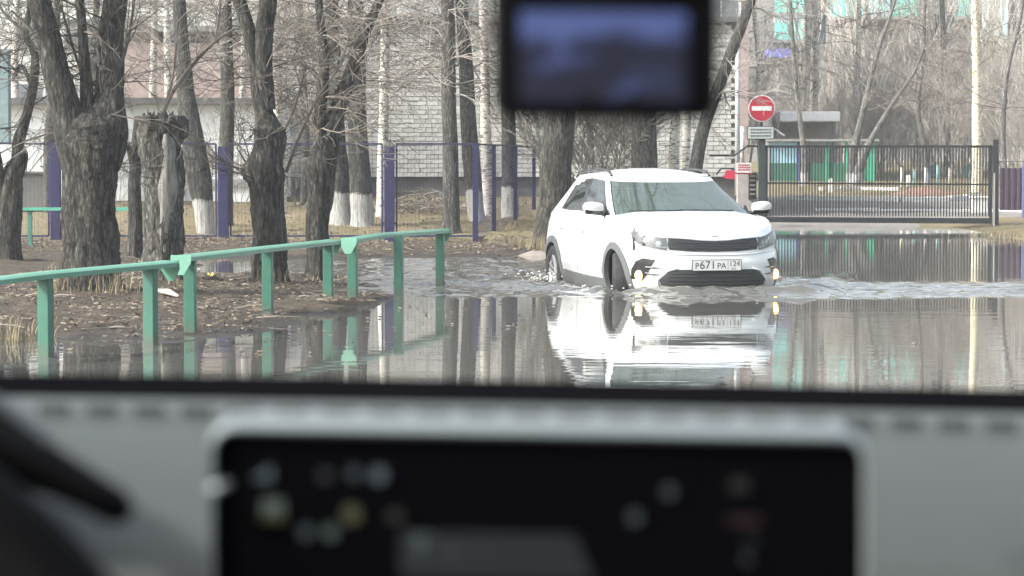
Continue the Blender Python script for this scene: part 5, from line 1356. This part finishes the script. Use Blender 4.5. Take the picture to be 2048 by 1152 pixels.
for sgn in (-1, 1):
    hp = [(-0.488, 0.783), (-0.60, 0.806), (-0.70, 0.842), (-0.752, 0.862), (-0.775, 0.835), (-0.765, 0.77), (-0.71, 0.712), (-0.60, 0.682), (-0.492, 0.662)]
    if sgn > 0: hp = mirror(hp)
    hl = patch('headlight', hp, mat('headlamp_housing', (0.09, 0.095, 0.10), 0.35, 0.3), car, front, 0.003)
    cc = front(-0.63 * -sgn, 0.745, 0.004)
    for yy, zz, rr in ((0.665, 0.765, 0.040), (0.565, 0.727, 0.034)):
        c_ = front(sgn * yy, zz, 0.004); m = MB()
        nrm = (front(sgn * yy, zz, 0.02) - c_).normalized(); q = nrm.to_track_quat('Z', 'Y').to_matrix()
        ring = lambda r_, d_: [c_ + q @ Vector((math.cos(a) * r_, math.sin(a) * r_, d_)) for a in [k * math.pi / 9 for k in range(18)]]
        m.grid([ring(rr, -0.004), ring(rr, 0.007), ring(rr * 0.8, 0.008), ring(rr * 0.5, 0.003), ring(0.002, 0.006)], closed=True)
        m.build('reflector', M_CHROME, hl, True)
    m = MB(); m.tube([front(sgn * y, z, 0.008) for y, z in ((0.50, 0.69), (0.56, 0.70), (0.60, 0.735), (0.61, 0.765))], 0.006, 5); m.build('light_strip', M_SWHITE, hl)
    patch('lens', hp, M_LENS, hl, front, 0.014, thick=0.004)
    # vent slot behind the lamp
    vp = [(-0.455, 0.89), (-0.435, 0.88), (-0.375, 0.70), (-0.375, 0.655), (-0.405, 0.66), (-0.41, 0.72)]
    patch('fender_slot', vp, M_BLACK, car, side_s(sgn), 0.003)
    # fog recess and lamp
    fp = [(-0.60, 0.566), (-0.70, 0.582), (-0.755, 0.55), (-0.785, 0.46), (-0.782, 0.365), (-0.70, 0.36), (-0.665, 0.415), (-0.635, 0.50)]
    if sgn > 0: fp = mirror(fp)
    fr_ = patch('fog_lamp_recess', fp, M_BLACK, car, front, 0.004)
    c_ = front(sgn * 0.728, 0.405, 0.006); nrm = Vector((1, sgn * 0.5, 0)).normalized(); q = nrm.to_track_quat('Z', 'Y').to_matrix(); m = MB()
    ring = lambda r_, d_: [c_ + q @ Vector((math.cos(a) * r_ * 0.9, math.sin(a) * r_ * 1.1, d_)) for a in [k * math.pi / 8 for k in range(16)]]
    m.grid([ring(0.047, -0.01), ring(0.047, 0.012), ring(0.040, 0.020), ring(0.02, 0.024), ring(0.001, 0.025)], closed=True); m.build('fog_lamp', M_LAMP, fr_, True)
    for k in range(2):
        m = MB(); m.tube([front(sgn * (0.55 - 0.01 * k), 0.485 - k * 0.07, 0.006), front(sgn * 0.62, 0.487 - k * 0.07, 0.008), front(sgn * 0.68, 0.49 - k * 0.06, 0.006)], [0.002, 0.008, 0.010], 6); m.build('recess_fin', M_BLACK, fr_)
# lower intake, plate, badge, bumper lip
ip = [(-0.42, 0.468), (0.42, 0.468), (0.48, 0.445), (0.565, 0.36), (0.545, 0.305), (0.40, 0.292), (-0.40, 0.292), (-0.545, 0.305), (-0.565, 0.36), (-0.48, 0.445)]
it = patch('lower_intake', ip, mat('intake_black', (0.03, 0.033, 0.033), 0.6), car, front, 0.004)
for k in range(4):
    m = MB(); m.tube([front(y / 10 * (0.52 - 0.02 * k), 0.325 + k * 0.034, 0.006) for y in range(-10, 11)], 0.005, 4); m.build('intake_slat', M_SLAT, it)
for sgn in (-1, 1):
    m = MB(); m.tube([front(sgn * y, z, 0.006) for y, z in ((0.40, 0.478), (0.49, 0.455), (0.58, 0.362), (0.56, 0.298))], 0.010, 6); m.build('intake_trim', M_PAINT, it, True)
m = MB(); m.tube([front(y / 20 * 0.74, float(np.interp(abs(y / 20 * 0.74), [0, 0.4, 0.74], [0.615, 0.622, 0.655])), -0.002) for y in range(-20, 21)], 0.010, 6); m.build('bumper_crease', M_PAINT, car, True)
pr = bpy.data.objects.new('number_plate', None); COL.objects.link(pr); pr.parent = car; pr.location = (0.018, 0, 0.512)
pm_ = MB().box((0, 0, 0), (0.010, 0.528, 0.120)).build('plate_frame', M_BLACK, pr)
MB().box((0.006, 0, 0), (0.004, 0.512, 0.104)).build('plate_face', mat('plate_white', (0.62, 0.62, 0.60), 0.5), pr)
M_INK = mat('plate_ink', (0.02, 0.02, 0.022), 0.6)
rot = (math.pi / 2, 0, math.pi / 2)
for tx, sz_, y in (('P', 0.085, -0.212), ('671', 0.115, -0.098), ('PA', 0.085, 0.050)):
    o_ = text_part('plate_text', tx, sz_, M_INK, pr, (0.0085, y, -0.008 if len(tx) != 3 else 0.0), rot)
o_ = text_part('plate_text', '124', 0.078, M_INK, pr, (0.0085, 0.188, 0.014), rot)
o_ = text_part('plate_text', 'RUS', 0.028, M_INK, pr, (0.0085, 0.178, -0.036), rot)
m = MB(); m.box((0.0085, 0.118, 0), (0.001, 0.003, 0.100)); m.build('plate_divider', M_INK, pr)
em = MB(); c_ = hood_pt(0.0, 0.0, 0.0) + Vector((-0.002, 0, 0.026))
em.tube([c_ + Vector((-0.012 - math.sin(a) * 0.018, math.cos(a) * 0.056, math.sin(a) * 0.020)) for a in [k * 2 * math.pi / 24 for k in range(25)]], 0.004, 6); eb = em.build('badge', M_CHROME, car, True)
text_part('badge_letters', 'KIA', 0.036, M_CHROME, eb, c_ + Vector((-0.004, 0, 0.0)), (math.radians(48), 0, math.pi / 2), 0.002)
# arches, sills, doors, mirrors, wipers
for sgn in (-1, 1):
    sf = side_s(sgn)
    for ax in (AX_F, AX_R):
        outer = [(ax + math.cos(a) * 0.425, AZ + math.sin(a) * 0.425) for a in [(-0.24 + 1.48 * k / 22) * math.pi for k in range(23)]]
        inner = [(ax + math.cos(a) * 0.352, AZ + math.sin(a) * 0.352) for a in [(-0.24 + 1.48 * k / 22) * math.pi for k in range(23)]]
        outer = [(max(-4.2, x), z) for x, z in outer if z > 0.18]; inner = [(x, z) for x, z in inner if z > 0.18]
        patch('arch_cladding', outer + inner[::-1], M_CLAD, car, sf, 0.016, 0.04, 0.05)
        m = MB(); rows = []
        for y in (0.45, 0.86 if ax == AX_F else 0.84):
            rows.append([Vector((ax + math.cos(a) * 0.366, sgn * min(y, Sd(ax + math.cos(a) * 0.36, AZ + max(0, math.sin(a)) * 0.36) - 0.004), AZ + math.sin(a) * 0.366)) for a in [(-0.2 + 1.4 * k / 20) * math.pi for k in range(21)]])
        m.grid(rows); m.add([Vector((ax + math.cos(a) * 0.366, sgn * 0.45, AZ + math.sin(a) * 0.366)) for a in [k * math.pi / 10 for k in range(20)]], [tuple(range(20))]); m.build('wheel_liner', M_DARK, car)
    sp = [(-1.20, 0.335), (-2.1, 0.345), (-3.05, 0.375), (-3.06, 0.215), (-1.22, 0.205)]
    patch('sill_cladding', sp, M_CLAD, car, sf, 0.014, 0.08, 0.03)
    for xx in (-1.32, -2.34):
        m = MB(); m.tube([sf(xx - 0.03 * (z - 0.4), z, 0.0) for z in [0.38 + 0.06 * k for k in range(11)]], 0.0045, 4); m.build('door_gap', M_CLAD, car)
    m = MB(); m.tube([sf(x, 0.815 + (x + 2.0) * -0.02, 0.018) for x in (-2.05, -2.12, -2.20)], 0.011, 6); m.build('door_handle', M_PAINT, car, True)
    m = MB(); m.tube([sf(x, 0.835 + (x + 3.0) * -0.02, 0.018) for x in (-2.98, -3.06, -3.13)], 0.011, 6); m.build('door_handle', M_PAINT, car, True)
    # mirror
    mp_ = bpy.data.objects.new('door_mirror', None); COL.objects.link(mp_); mp_.parent = car; mp_.location = (-1.38, sgn * 0.80, 1.02)
    rows = []
    for i in range(11):
        t = i / 10; y = sgn * (0.035 + 0.215 * t); k = math.sin(math.pi * min(1, 0.22 + t * 0.50)) if t < 0.56 else math.sqrt(max(0, 1 - ((t - 0.5) / 0.5) ** 2)) * 1.0
        hh = 0.064 * max(0.30, k ** 0.6); dd = 0.07 * max(0.14, k)
        rows.append([Vector((math.cos(a) * dd * (1.0 if math.cos(a) > 0 else 0.5) + 0.01, y, 0.055 + math.copysign(abs(math.sin(a)) ** 0.7, math.sin(a)) * hh + 0.012 * t)) for a in [q * 2 * math.pi / 16 for q in range(16)]])
    mb = MB(); mb.grid(rows, closed=True); mb.add(rows[0], [tuple(range(16))]); mb.add(rows[-1], [tuple(range(15, -1, -1))])
    lo = MB(); lo.v = list(mb.v); up_ = []
    for f in mb.f:
        (lo.f if sum(mb.v[i][2] for i in f) / len(f) < 0.034 else up_).append(f)
    mb.f = up_; mb.mi = [0] * len(mb.f); lo.mi = [0] * len(lo.f)
    mb.build('mirror_cap', M_PAINT, mp_, True); lo.build('mirror_underside', M_BLACK, mp_, True)
    mb = MB(); mb.tube([(0.0, -sgn * 0.03, -0.02), (0.0, sgn * 0.06, 0.005), (0.01, sgn * 0.22, 0.012)], [0.030, 0.026, 0.018], 8); mb.build('mirror_foot', M_BLACK, mp_, True)
    mb = MB(); mb.prism([(-0.10, -0.03), (0.12, -0.03), (-0.04, 0.08)], (1, 0, 0), (0, 0, 1), (0, sgn * 0.02, 0), (-0.03, -sgn * 0.03, 0.0)); mb.build('mirror_sail', M_BLACK, mp_)
    # wheels
    for ax in (AX_F, AX_R):
        wh = bpy.data.objects.new('wheel', None); COL.objects.link(wh); wh.parent = car; wh.location = (ax, sgn * (0.765 if ax == AX_F else 0.77), AZ)
        if ax == AX_F: wh.rotation_euler = (0, 0, math.radians(-15))
        prof = [(0.205, -0.085), (0.235, -0.098), (0.285, -0.100), (0.308, -0.085), (0.315, -0.06), (0.316, 0.0), (0.315, 0.06), (0.308, 0.085), (0.285, 0.100), (0.235, 0.098), (0.205, 0.085)]
        rows = [[Vector((math.cos(a) * r_, d_, math.sin(a) * r_)) for a in [k * math.pi / 20 for k in range(40)]] for r_, d_ in prof]
        mb = MB(); mb.grid(rows, closed=True); mb.build('tyre', M_RUBBER, wh, True)
        mb = MB(); pr2 = [(0.207, -0.08), (0.195, -0.06), (0.19, 0.05), (0.207, 0.085)]
        mb.grid([[Vector((math.cos(a) * r_, d_, math.sin(a) * r_)) for a in [k * math.pi / 20 for k in range(40)]] for r_, d_ in pr2], closed=True)
        for k in range(5):
            a = 2 * math.pi * k / 5 + 0.3; d_ = Vector((math.cos(a), 0, math.sin(a))); w2 = Vector((-math.sin(a), 0, math.cos(a)))
            for off_ in (-0.028, 0.028):
                mb.bar(d_ * 0.04 + w2 * off_ * 0.7 + Vector((0, sgn * 0.05, 0)), d_ * 0.20 + w2 * off_ * 1.4 + Vector((0, sgn * 0.072, 0)), 0.028, 0.02)
        mb.tube([(0, sgn * 0.03, 0), (0, sgn * 0.066, 0)], [0.065, 0.05], 14); mb.build('rim', M_ALLOY, wh)
        mb = MB(); mb.tube([(0, sgn * -0.02, 0), (0, sgn * 0.0, 0)], [0.14, 0.14], 20); mb.build('brake_disc', M_CLAD, wh)
for y0_, y1_ in ((-0.10, 0.52), (-0.62, -0.06)):
    m = MB(); pts = []
    for k in range(7):
        y = y0_ + (y1_ - y0_) * k / 6; h = 0.085 + 0.02 * math.sin(k)
        pts.append(Vector((-1.0 - 0.10 * (abs(y) / 0.7) ** 2.6, y, 1.058 - 0.015 * abs(y))))
    m.tube(pts, 0.008, 5); m.build('wiper', M_BLACK, car)

# splashes thrown up round the wheels
def splash(center, n, spread_, h, label, seed):
    rg = random.Random(seed); mb = MB()
    for k in range(n):
        p = Vector((rg.gauss(0, spread_[0]), rg.gauss(0, spread_[1]), abs(rg.gauss(0, h)) + 0.005)); r_ = rg.uniform(0.003, 0.010)
        rows = [[p + Vector((math.cos(a) * math.sin(th) * 1.5, math.sin(a) * math.sin(th), math.cos(th))) * r_ * rg.uniform(0.8, 1.2) for a in [q * math.pi / 3 for q in range(6)]] for th in (0.25, 1.0, 1.9, 2.9)]
        mb.grid(rows, closed=True)
    o = mb.build('water_splash', mat('splash_foam', (0.72, 0.70, 0.66), 0.25), None, True, 0, center)
    tag(o, label, 'splash', kind='stuff')
def cw(x, y): v = CAR_TIP.xy + CF * x + CL * y; return (v.x, v.y, 0)
splash(cw(-3.40, -0.95), 120, (0.16, 0.14), 0.05, 'white splash at the rear wheel of the car', 1)
splash(cw(-0.60, -0.95), 36, (0.25, 0.14), 0.022, 'small splash beside the front wheel of the car', 2)

# ------------------------------------------------------------------ the cabin the picture is taken from
cabin = thing('car_interior', 'grey dashboard and cabin of the car the picture is taken from', 'car interior', (0, 0, 0))
ROLL = Matrix.Rotation(math.radians(0.95), 4, 'Y')
M_DASH = mat('dash_grey', (0.051, 0.056, 0.0535), 0.62, var=0.03, scale=60, bump=0.08, bscale=900, spec=0.3)
M_COWL = mat('cowl_black', (0.004, 0.004, 0.005), 0.9, spec=0.0)
def tilt(px, py, Y):
    """photo point with the slight lean of the car: rows fall to the right"""
    return P(px, py + (px - 1024) * 0.0165, Y)
# dashboard skin: far edge, top, seam fold, front face
prof = [(1.335, 812), (1.300, 804), (1.26, 811), (1.215, 824), (1.185, 838), (1.178, 846), (1.165, 854), (1.14, 880), (1.11, 925), (1.07, 1000), (1.03, 1090), (0.99, 1190), (0.985, 1400), (1.02, 1900)]
rows = []
for Y, py in prof:
    rows.append([tilt(1024 + FPX * x / Y, py + 4 * math.cos(x * 2), Y + 0.02 * x * x * 0) + Vector((0, -0.10 * x * x, 0)) for x in [-0.74 + 1.48 * k / 40 for k in range(41)]])
rows.append([p + Vector((0, 0.4, -0.3)) for p in rows[-1]]); rows.append([p + Vector((0, 0.3, -0.05)) for p in rows[0]])
MB().grid(rows).build('dashboard', M_DASH, cabin, True)
# stitched seam
M_STITCH = mat('seam_thread', (0.036, 0.038, 0.038), 0.8)
k = 0
for i in range(-30, 31):
    xa = i * 0.0205; xb = xa + 0.0135
    a = tilt(1024 + FPX * xa / 1.18, 836, 1.18) + Vector((0, -0.10 * xa * xa, 0.0012)); b_ = tilt(1024 + FPX * xb / 1.18, 836, 1.18) + Vector((0, -0.10 * xb * xb, 0.0012))
    if abs(xa) < 0.22: MB().bar(a, b_, 0.004, 0.004).build('stitch', M_STITCH, cabin)
# black cowl strip at the foot of the windscreen
rows = []
for Y, py in ((1.30, 812), (1.36, 790), (1.44, 766), (1.50, 761), (1.52, 770), (1.53, 900)):
    rows.append([tilt(1024 + FPX * x / Y, py, Y) + Vector((0, -0.10 * x * x, 0)) for x in [-0.74 + 1.48 * k / 30 for k in range(31)]])
MB().grid(rows).build('windscreen_cowl', M_COWL, cabin, True)
# instrument hood left of the screen
m = MB(); rows = []
c_ = tilt(-300, 1010, 1.06)
for i in range(9):
    th = i / 8 * math.pi / 2
    rows.append([c_ + Vector((math.cos(a) * 0.105 * math.cos(th * 0.9) , -0.09 + 0.12 * math.sin(th), math.sin(a) * 0.062 * math.cos(th * 0.9))) for a in [q * math.pi / 12 for q in range(13)]])
MB().grid(rows).build('instrument_hood', M_DASH, cabin, True)
# display: silver frame, black glass, dim icons
YD = 0.94
def dsp(px, py, dy=0.0): return tilt(px, py, YD) + Vector((0, dy, 0))
def rrect(x0, y0, x1, y1, r_, n=8):
    pts = []
    for cx0, cy0, a0 in ((x1 - r_, y0 + r_, -90), (x1 - r_, y1 - r_, 0), (x0 + r_, y1 - r_, 90), (x0 + r_, y0 + r_, 180)):
        for k in range(n + 1):
            a = math.radians(a0 + 90 * k / n); pts.append((cx0 + math.cos(a) * r_, cy0 + math.sin(a) * r_))
    return pts
disp = bpy.data.objects.new('display', None); COL.objects.link(disp); disp.parent = cabin; disp.location = dsp(1076, 1200)
od = Vector(disp.location)
M_SILVER = mat('satin_silver_frame', (0.27, 0.30, 0.30), 0.42, 0.5)
rings = []
for dx_, r_, dy in ((0, 60, 0.016), (0, 60, 0.007), (6, 56, 0.002), (14, 50, -0.001), (22, 44, 0.0), (24, 42, 0.004)):
    ring = [dsp(px, py, dy) - od for px, py in rrect(416 + dx_ * 0.45, 846 + dx_ * 1.2, 1738 - dx_ * 0.45, 1560, r_)]
    rings.append(ring)
MB().grid(rings, closed=True).build('display_frame', M_SILVER, disp, 'auto')
ring = [dsp(px, py, 0.0022) - od for px, py in rrect(427, 874, 1727, 1545, 42)]
m = MB(); m.add(ring + [p + Vector((0, 0.02, 0)) for p in ring], [tuple(range(len(ring)))] + [(i, (i + 1) % len(ring), len(ring) + (i + 1) % len(ring), len(ring) + i) for i in range(len(ring))])
scr = m.build('screen_glass', mat('screen_black', (0.003, 0.003, 0.004), 0.35, spec=0.0), disp)
# lit icons on the screen
icons = [(525, 950, 22, (0.16, 0.22, 0.24), 'tri'), (650, 952, 16, (0.035, 0.04, 0.045), 'sq'), (708, 948, 15, (0.08, 0.11, 0.13), 'o'), (757, 951, 19, (0.16, 0.21, 0.24), 'o'),
         (545, 1015, 26, (0.16, 0.20, 0.17), 'sq'), (545, 1038, 22, (0.06, 0.07, 0.005), 'bar'), (702, 1030, 22, (0.13, 0.13, 0.06), 'o'), (790, 1034, 18, (0.03, 0.03, 0.025), 'sq'),
         (612, 1066, 17, (0.06, 0.09, 0.10), 'o'), (660, 1066, 18, (0.11, 0.15, 0.14), 'o'), (840, 1090, 26, (0.08, 0.12, 0.125), 'tri2'), (900, 1105, 24, (0.035, 0.04, 0.055), 'sq'),
         (1339, 984, 17, (0.06, 0.085, 0.10), 'o'), (1270, 1036, 17, (0.075, 0.10, 0.105), 'o'), (1480, 972, 22, (0.018, 0.018, 0.016), 'sq'), (1490, 1044, 30, (0.035, 0.002, 0.008), 'bar'),
         (1505, 1085, 14, (0.028, 0.038, 0.042), 'bar'), (1495, 1120, 14, (0.03, 0.035, 0.035), 'o')]
for i, (px, py, r_, c_, sh) in enumerate(icons):
    r_ *= 0.8
    py0 = py - (px - 1024) * 0.0165
    if sh == 'o': poly = [(math.cos(a) * r_, math.sin(a) * r_) for a in [k * math.pi / 8 for k in range(16)]]
    elif sh == 'tri': poly = [(-r_ * 1.2, r_ * 0.5), (r_, -r_), (r_, r_ * 0.7)]
    elif sh == 'tri2': poly = [(-r_, -r_), (r_, -r_), (r_ * 0.4, r_), (-r_ * 0.2, r_)]
    elif sh == 'bar': poly = [(-r_ * 1.4, -r_ * 0.3), (r_ * 1.4, -r_ * 0.3), (r_ * 1.4, r_ * 0.3), (-r_ * 1.4, r_ * 0.3)]
    else: poly = [(-r_, -r_ * 0.7), (r_, -r_ * 0.7), (r_, r_ * 0.7), (-r_, r_ * 0.7)]
    q = [dsp(px + a, py0 + b_, 0.0012) - od for a, b_ in poly]
    m = MB(); n = len(q); m.add(q + [p + Vector((0, 0.0012, 0)) for p in q], [tuple(range(n - 1, -1, -1))] + [(k, (k + 1) % n, n + (k + 1) % n, n + k) for k in range(n)])
    m.build('screen_icon', mat('icon_light_%d' % i, (0.0, 0.0, 0.0), 0.5, emit=c_, emit_s=0.15), scr)
q = [dsp(px, py, 0.0014) - od for px, py in ((800, 1068), (1150, 1068), (1190, 1160), (800, 1160))]
m = MB(); m.add(q, [(0, 1, 2, 3)]); m.build('screen_panel', mat('panel_light', (0, 0, 0), 0.5, emit=(0.006, 0.008, 0.011), emit_s=0.3), scr)
m = MB(); a = dsp(418, 990, -0.004) - od; b_ = dsp(462, 972, -0.004) - od
m.tube([a, (a + b_) / 2 + Vector((0, -0.002, 0)), b_], [0.0012, 0.0018, 0.0010], 8); m.build('frame_clip', M_SILVER, disp, True)
# steering column stalk and wheel
M_STALK = mat('stalk_black', (0.005, 0.005, 0.006), 0.7, spec=0.08)
m = MB(); m.tube([P(-260, 800, 0.88), P(-60, 872, 0.88), P(90, 936, 0.88), P(190, 990, 0.88), P(235, 1016, 0.88), P(262, 1030, 0.88)], [0.0088, 0.0088, 0.0082, 0.0066, 0.0062, 0.003], 12); m.build('wiper_stalk', M_STALK, cabin, True)
sw = bpy.data.objects.new('steering_wheel', None); COL.objects.link(sw); sw.parent = cabin; sw.location = P(-800, 1925, 0.80)
sw.rotation_euler = (math.radians(-22), 0, 0)
R_ = 0.172
m = MB(); m.tube([(math.cos(a) * R_, 0, math.sin(a) * R_) for a in [k * 2 * math.pi / 48 for k in range(49)]], 0.0165, 12, cap=False); m.build('rim', M_STALK, sw, True)
for a in (0.1, math.pi - 0.1, -math.pi / 2):
    m = MB(); m.bar((math.cos(a) * 0.05, 0.01, math.sin(a) * 0.05), (math.cos(a) * R_, 0, math.sin(a) * R_), 0.035, 0.02); m.build('spoke', M_STALK, sw, False, 0.004)
m = MB(); m.tube([(0, -0.015, 0), (0, 0.05, 0)], [0.07, 0.08], 20); m.build('hub', M_STALK, sw, True)
# windscreen, roof, pillars, doors, bonnet of this car
GT = (0.95, 0.97, 0.96)
rows = []
for i in range(9):
    t = i / 8; Y = 1.525 - 0.80 * t; z = 1.215 + 0.40 * t - 0.03 * math.sin(math.pi * t) * 0
    rows.append([Vector((x * (1 - 0.12 * t), Y - 0.10 * x * x, z)) for x in [-0.70 + 1.4 * k / 16 for k in range(17)]])
MB().grid(rows).build('windscreen', glass_mat('windscreen_glass', GT, -0.112), cabin, True)
M_LINING = mat('roof_lining', (0.30, 0.30, 0.29), 0.9)
M_OWN = mat('own_paint', (0.10, 0.10, 0.11), 0.35, coat=0.5)
rows = []
for i in range(9):
    t = i / 8; Y = 0.72 - 2.2 * t
    rows.append([Vector((x, Y - 0.05 * (x / 0.6) ** 2 * (1 - t), 1.625 + 0.04 * math.sin(math.pi * min(1, t * 1.2)) - 0.05 * (x / 0.62) ** 4)) for x in [-0.62 + 1.24 * k / 12 for k in range(13)]])
MB().grid(rows).grid([[p + Vector((0, 0, 0.035)) for p in r_] for r_ in rows]).build('roof', M_LINING, cabin, True)
for sgn in (-1, 1):
    m = MB(); m.tube([(sgn * 0.735, 1.48, 1.19), (sgn * 0.70, 1.16, 1.37), (sgn * 0.635, 0.70, 1.60), (sgn * 0.62, 0.3, 1.63)], [0.045, 0.038, 0.036, 0.036], 8); m.build('windscreen_pillar', M_LINING, cabin, True)
    m = MB(); m.box((sgn * 0.78, 0.1, 0.75), (0.09, 2.9, 0.80)); m.build('door_panel', M_DASH, cabin, False, 0.03)
m = MB(); m.box((0, 0.1, 0.28), (1.5, 2.9, 0.08)); m.build('floor', M_DARK, cabin)
rows = []
for i in range(10):
    t = i / 9; Y = 1.56 + 0.98 * t
    rows.append([Vector((x * (1 - 0.12 * t), Y - 0.12 * x * x, 1.06 - 0.24 * t ** 1.6 - 0.05 * (x / 0.75) ** 4)) for x in [-0.78 + 1.56 * k / 14 for k in range(15)]])
MB().grid(rows).grid([[Vector((x, 2.5 - 0.12 * x * x, z)) for x in [-0.69 + 1.38 * k / 14 for k in range(15)]] for z in (0.82, 0.6, 0.3)]).build('bonnet', M_OWN, cabin, True)

# dashcam hanging at the windscreen
YC = 0.93
dc = thing('dashcam', 'black dashcam with blue lit screen hanging high in the windscreen', 'dashcam', P(1216, 212, YC))
oc = Vector(dc.location)
def dcp(px, py, dy): return P(px, py + (px - 1216) * 0.01, YC) + Vector((0, dy, 0)) - oc
rings = []
for ins, dy in ((40, 0.028), (4, 0.024), (0, 0.012), (0, 0.004), (8, 0.0), (30, -0.0005)):
    rings.append([dcp(px, py, dy) for px, py in rrect(984 + ins, -82 + ins, 1440 - ins, 240 - ins, max(8, 40 - ins * 0.6))])
m = MB(); m.grid(rings, closed=True); n = len(rings[0]); m.add(rings[-1], [tuple(range(n))]); m.add(rings[0], [tuple(range(n - 1, -1, -1))])
m.build('case', mat('dashcam_case', (0.003, 0.003, 0.004), 0.7, spec=0.08), dc, 'auto')
sm = bpy.data.materials.new('dashcam_screen'); sm.use_nodes = True
nt = sm.node_tree; b_ = nt.nodes['Principled BSDF']; b_.inputs['Base Color'].default_value = (0.003, 0.003, 0.005, 1); b_.inputs['Roughness'].default_value = 0.3
tc = nt.nodes.new('ShaderNodeTexCoord'); sp = nt.nodes.new('ShaderNodeSeparateXYZ'); nt.links.new(tc.outputs['Generated'], sp.inputs[0])
n1 = nt.nodes.new('ShaderNodeTexNoise'); n1.inputs['Scale'].default_value = 2.6; n1.inputs['Detail'].default_value = 1.5; nt.links.new(tc.outputs['Generated'], n1.inputs[0])
mr = nt.nodes.new('ShaderNodeMath'); mr.operation = 'MULTIPLY_ADD'; mr.inputs[1].default_value = 1.15; hf = nt.nodes.new('ShaderNodeMath'); hf.operation = 'MULTIPLY'; hf.inputs[1].default_value = 0.55; nt.links.new(sp.outputs[2], hf.inputs[0]); nt.links.new(n1.outputs[0], mr.inputs[0]); nt.links.new(hf.outputs[0], mr.inputs[2])
rp = nt.nodes.new('ShaderNodeValToRGB')
rp.color_ramp.elements[0].position = 0.75; rp.color_ramp.elements[0].color = (0.012, 0.014, 0.035, 1)
rp.color_ramp.elements[1].position = 1.0; rp.color_ramp.elements[1].color = (0.10, 0.14, 0.36, 1)
e = rp.color_ramp.elements.new(0.88); e.color = (0.03, 0.04, 0.11, 1)
nt.links.new(mr.outputs[0], rp.inputs[0]); nt.links.new(rp.outputs[0], b_.inputs['Emission Color']); b_.inputs['Emission Strength'].default_value = 0.26
q = [dcp(px, py, -0.0015) for px, py in rrect(1040, 24, 1374, 206, 6, 3)]
m = MB(); n = len(q); m.add(q + [p + Vector((0, 0.002, 0)) for p in q], [tuple(range(n))] + [(k, (k + 1) % n, n + (k + 1) % n, n + k) for k in range(n)])
m.build('screen', sm, dc)
for px, w_ in ((1172, 16), (1260, 22)):
    m = MB(); m.box(dcp(px, 200, -0.003), (w_ * 2 / FPX * YC, 0.006, 0.004)); m.build('button', M_DARK, dc)
m = MB(); m.tube([dcp(1216, -70, 0.012), dcp(1216, -130, 0.02), dcp(1216, -210, 0.0)], [0.011, 0.009, 0.02], 10); m.build('mount', M_DARK, dc, True)

# ------------------------------------------------------------------ thin spring haze
hz = MB(); hz.box((0, 100, 12.5), (560, 420, 30))
hm = bpy.data.materials.new('haze_air'); hm.use_nodes = True
nt = hm.node_tree; nt.nodes.clear()
ho = nt.nodes.new('ShaderNodeOutputMaterial'); hv = nt.nodes.new('ShaderNodeVolumePrincipled')
hv.inputs['Color'].default_value = (0.95, 0.96, 0.97, 1); hv.inputs['Density'].default_value = 0.0009; hv.inputs['Anisotropy'].default_value = 0.2
nt.links.new(hv.outputs[0], ho.inputs['Volume'])
tag(hz.build('haze', hm), kind='stuff')
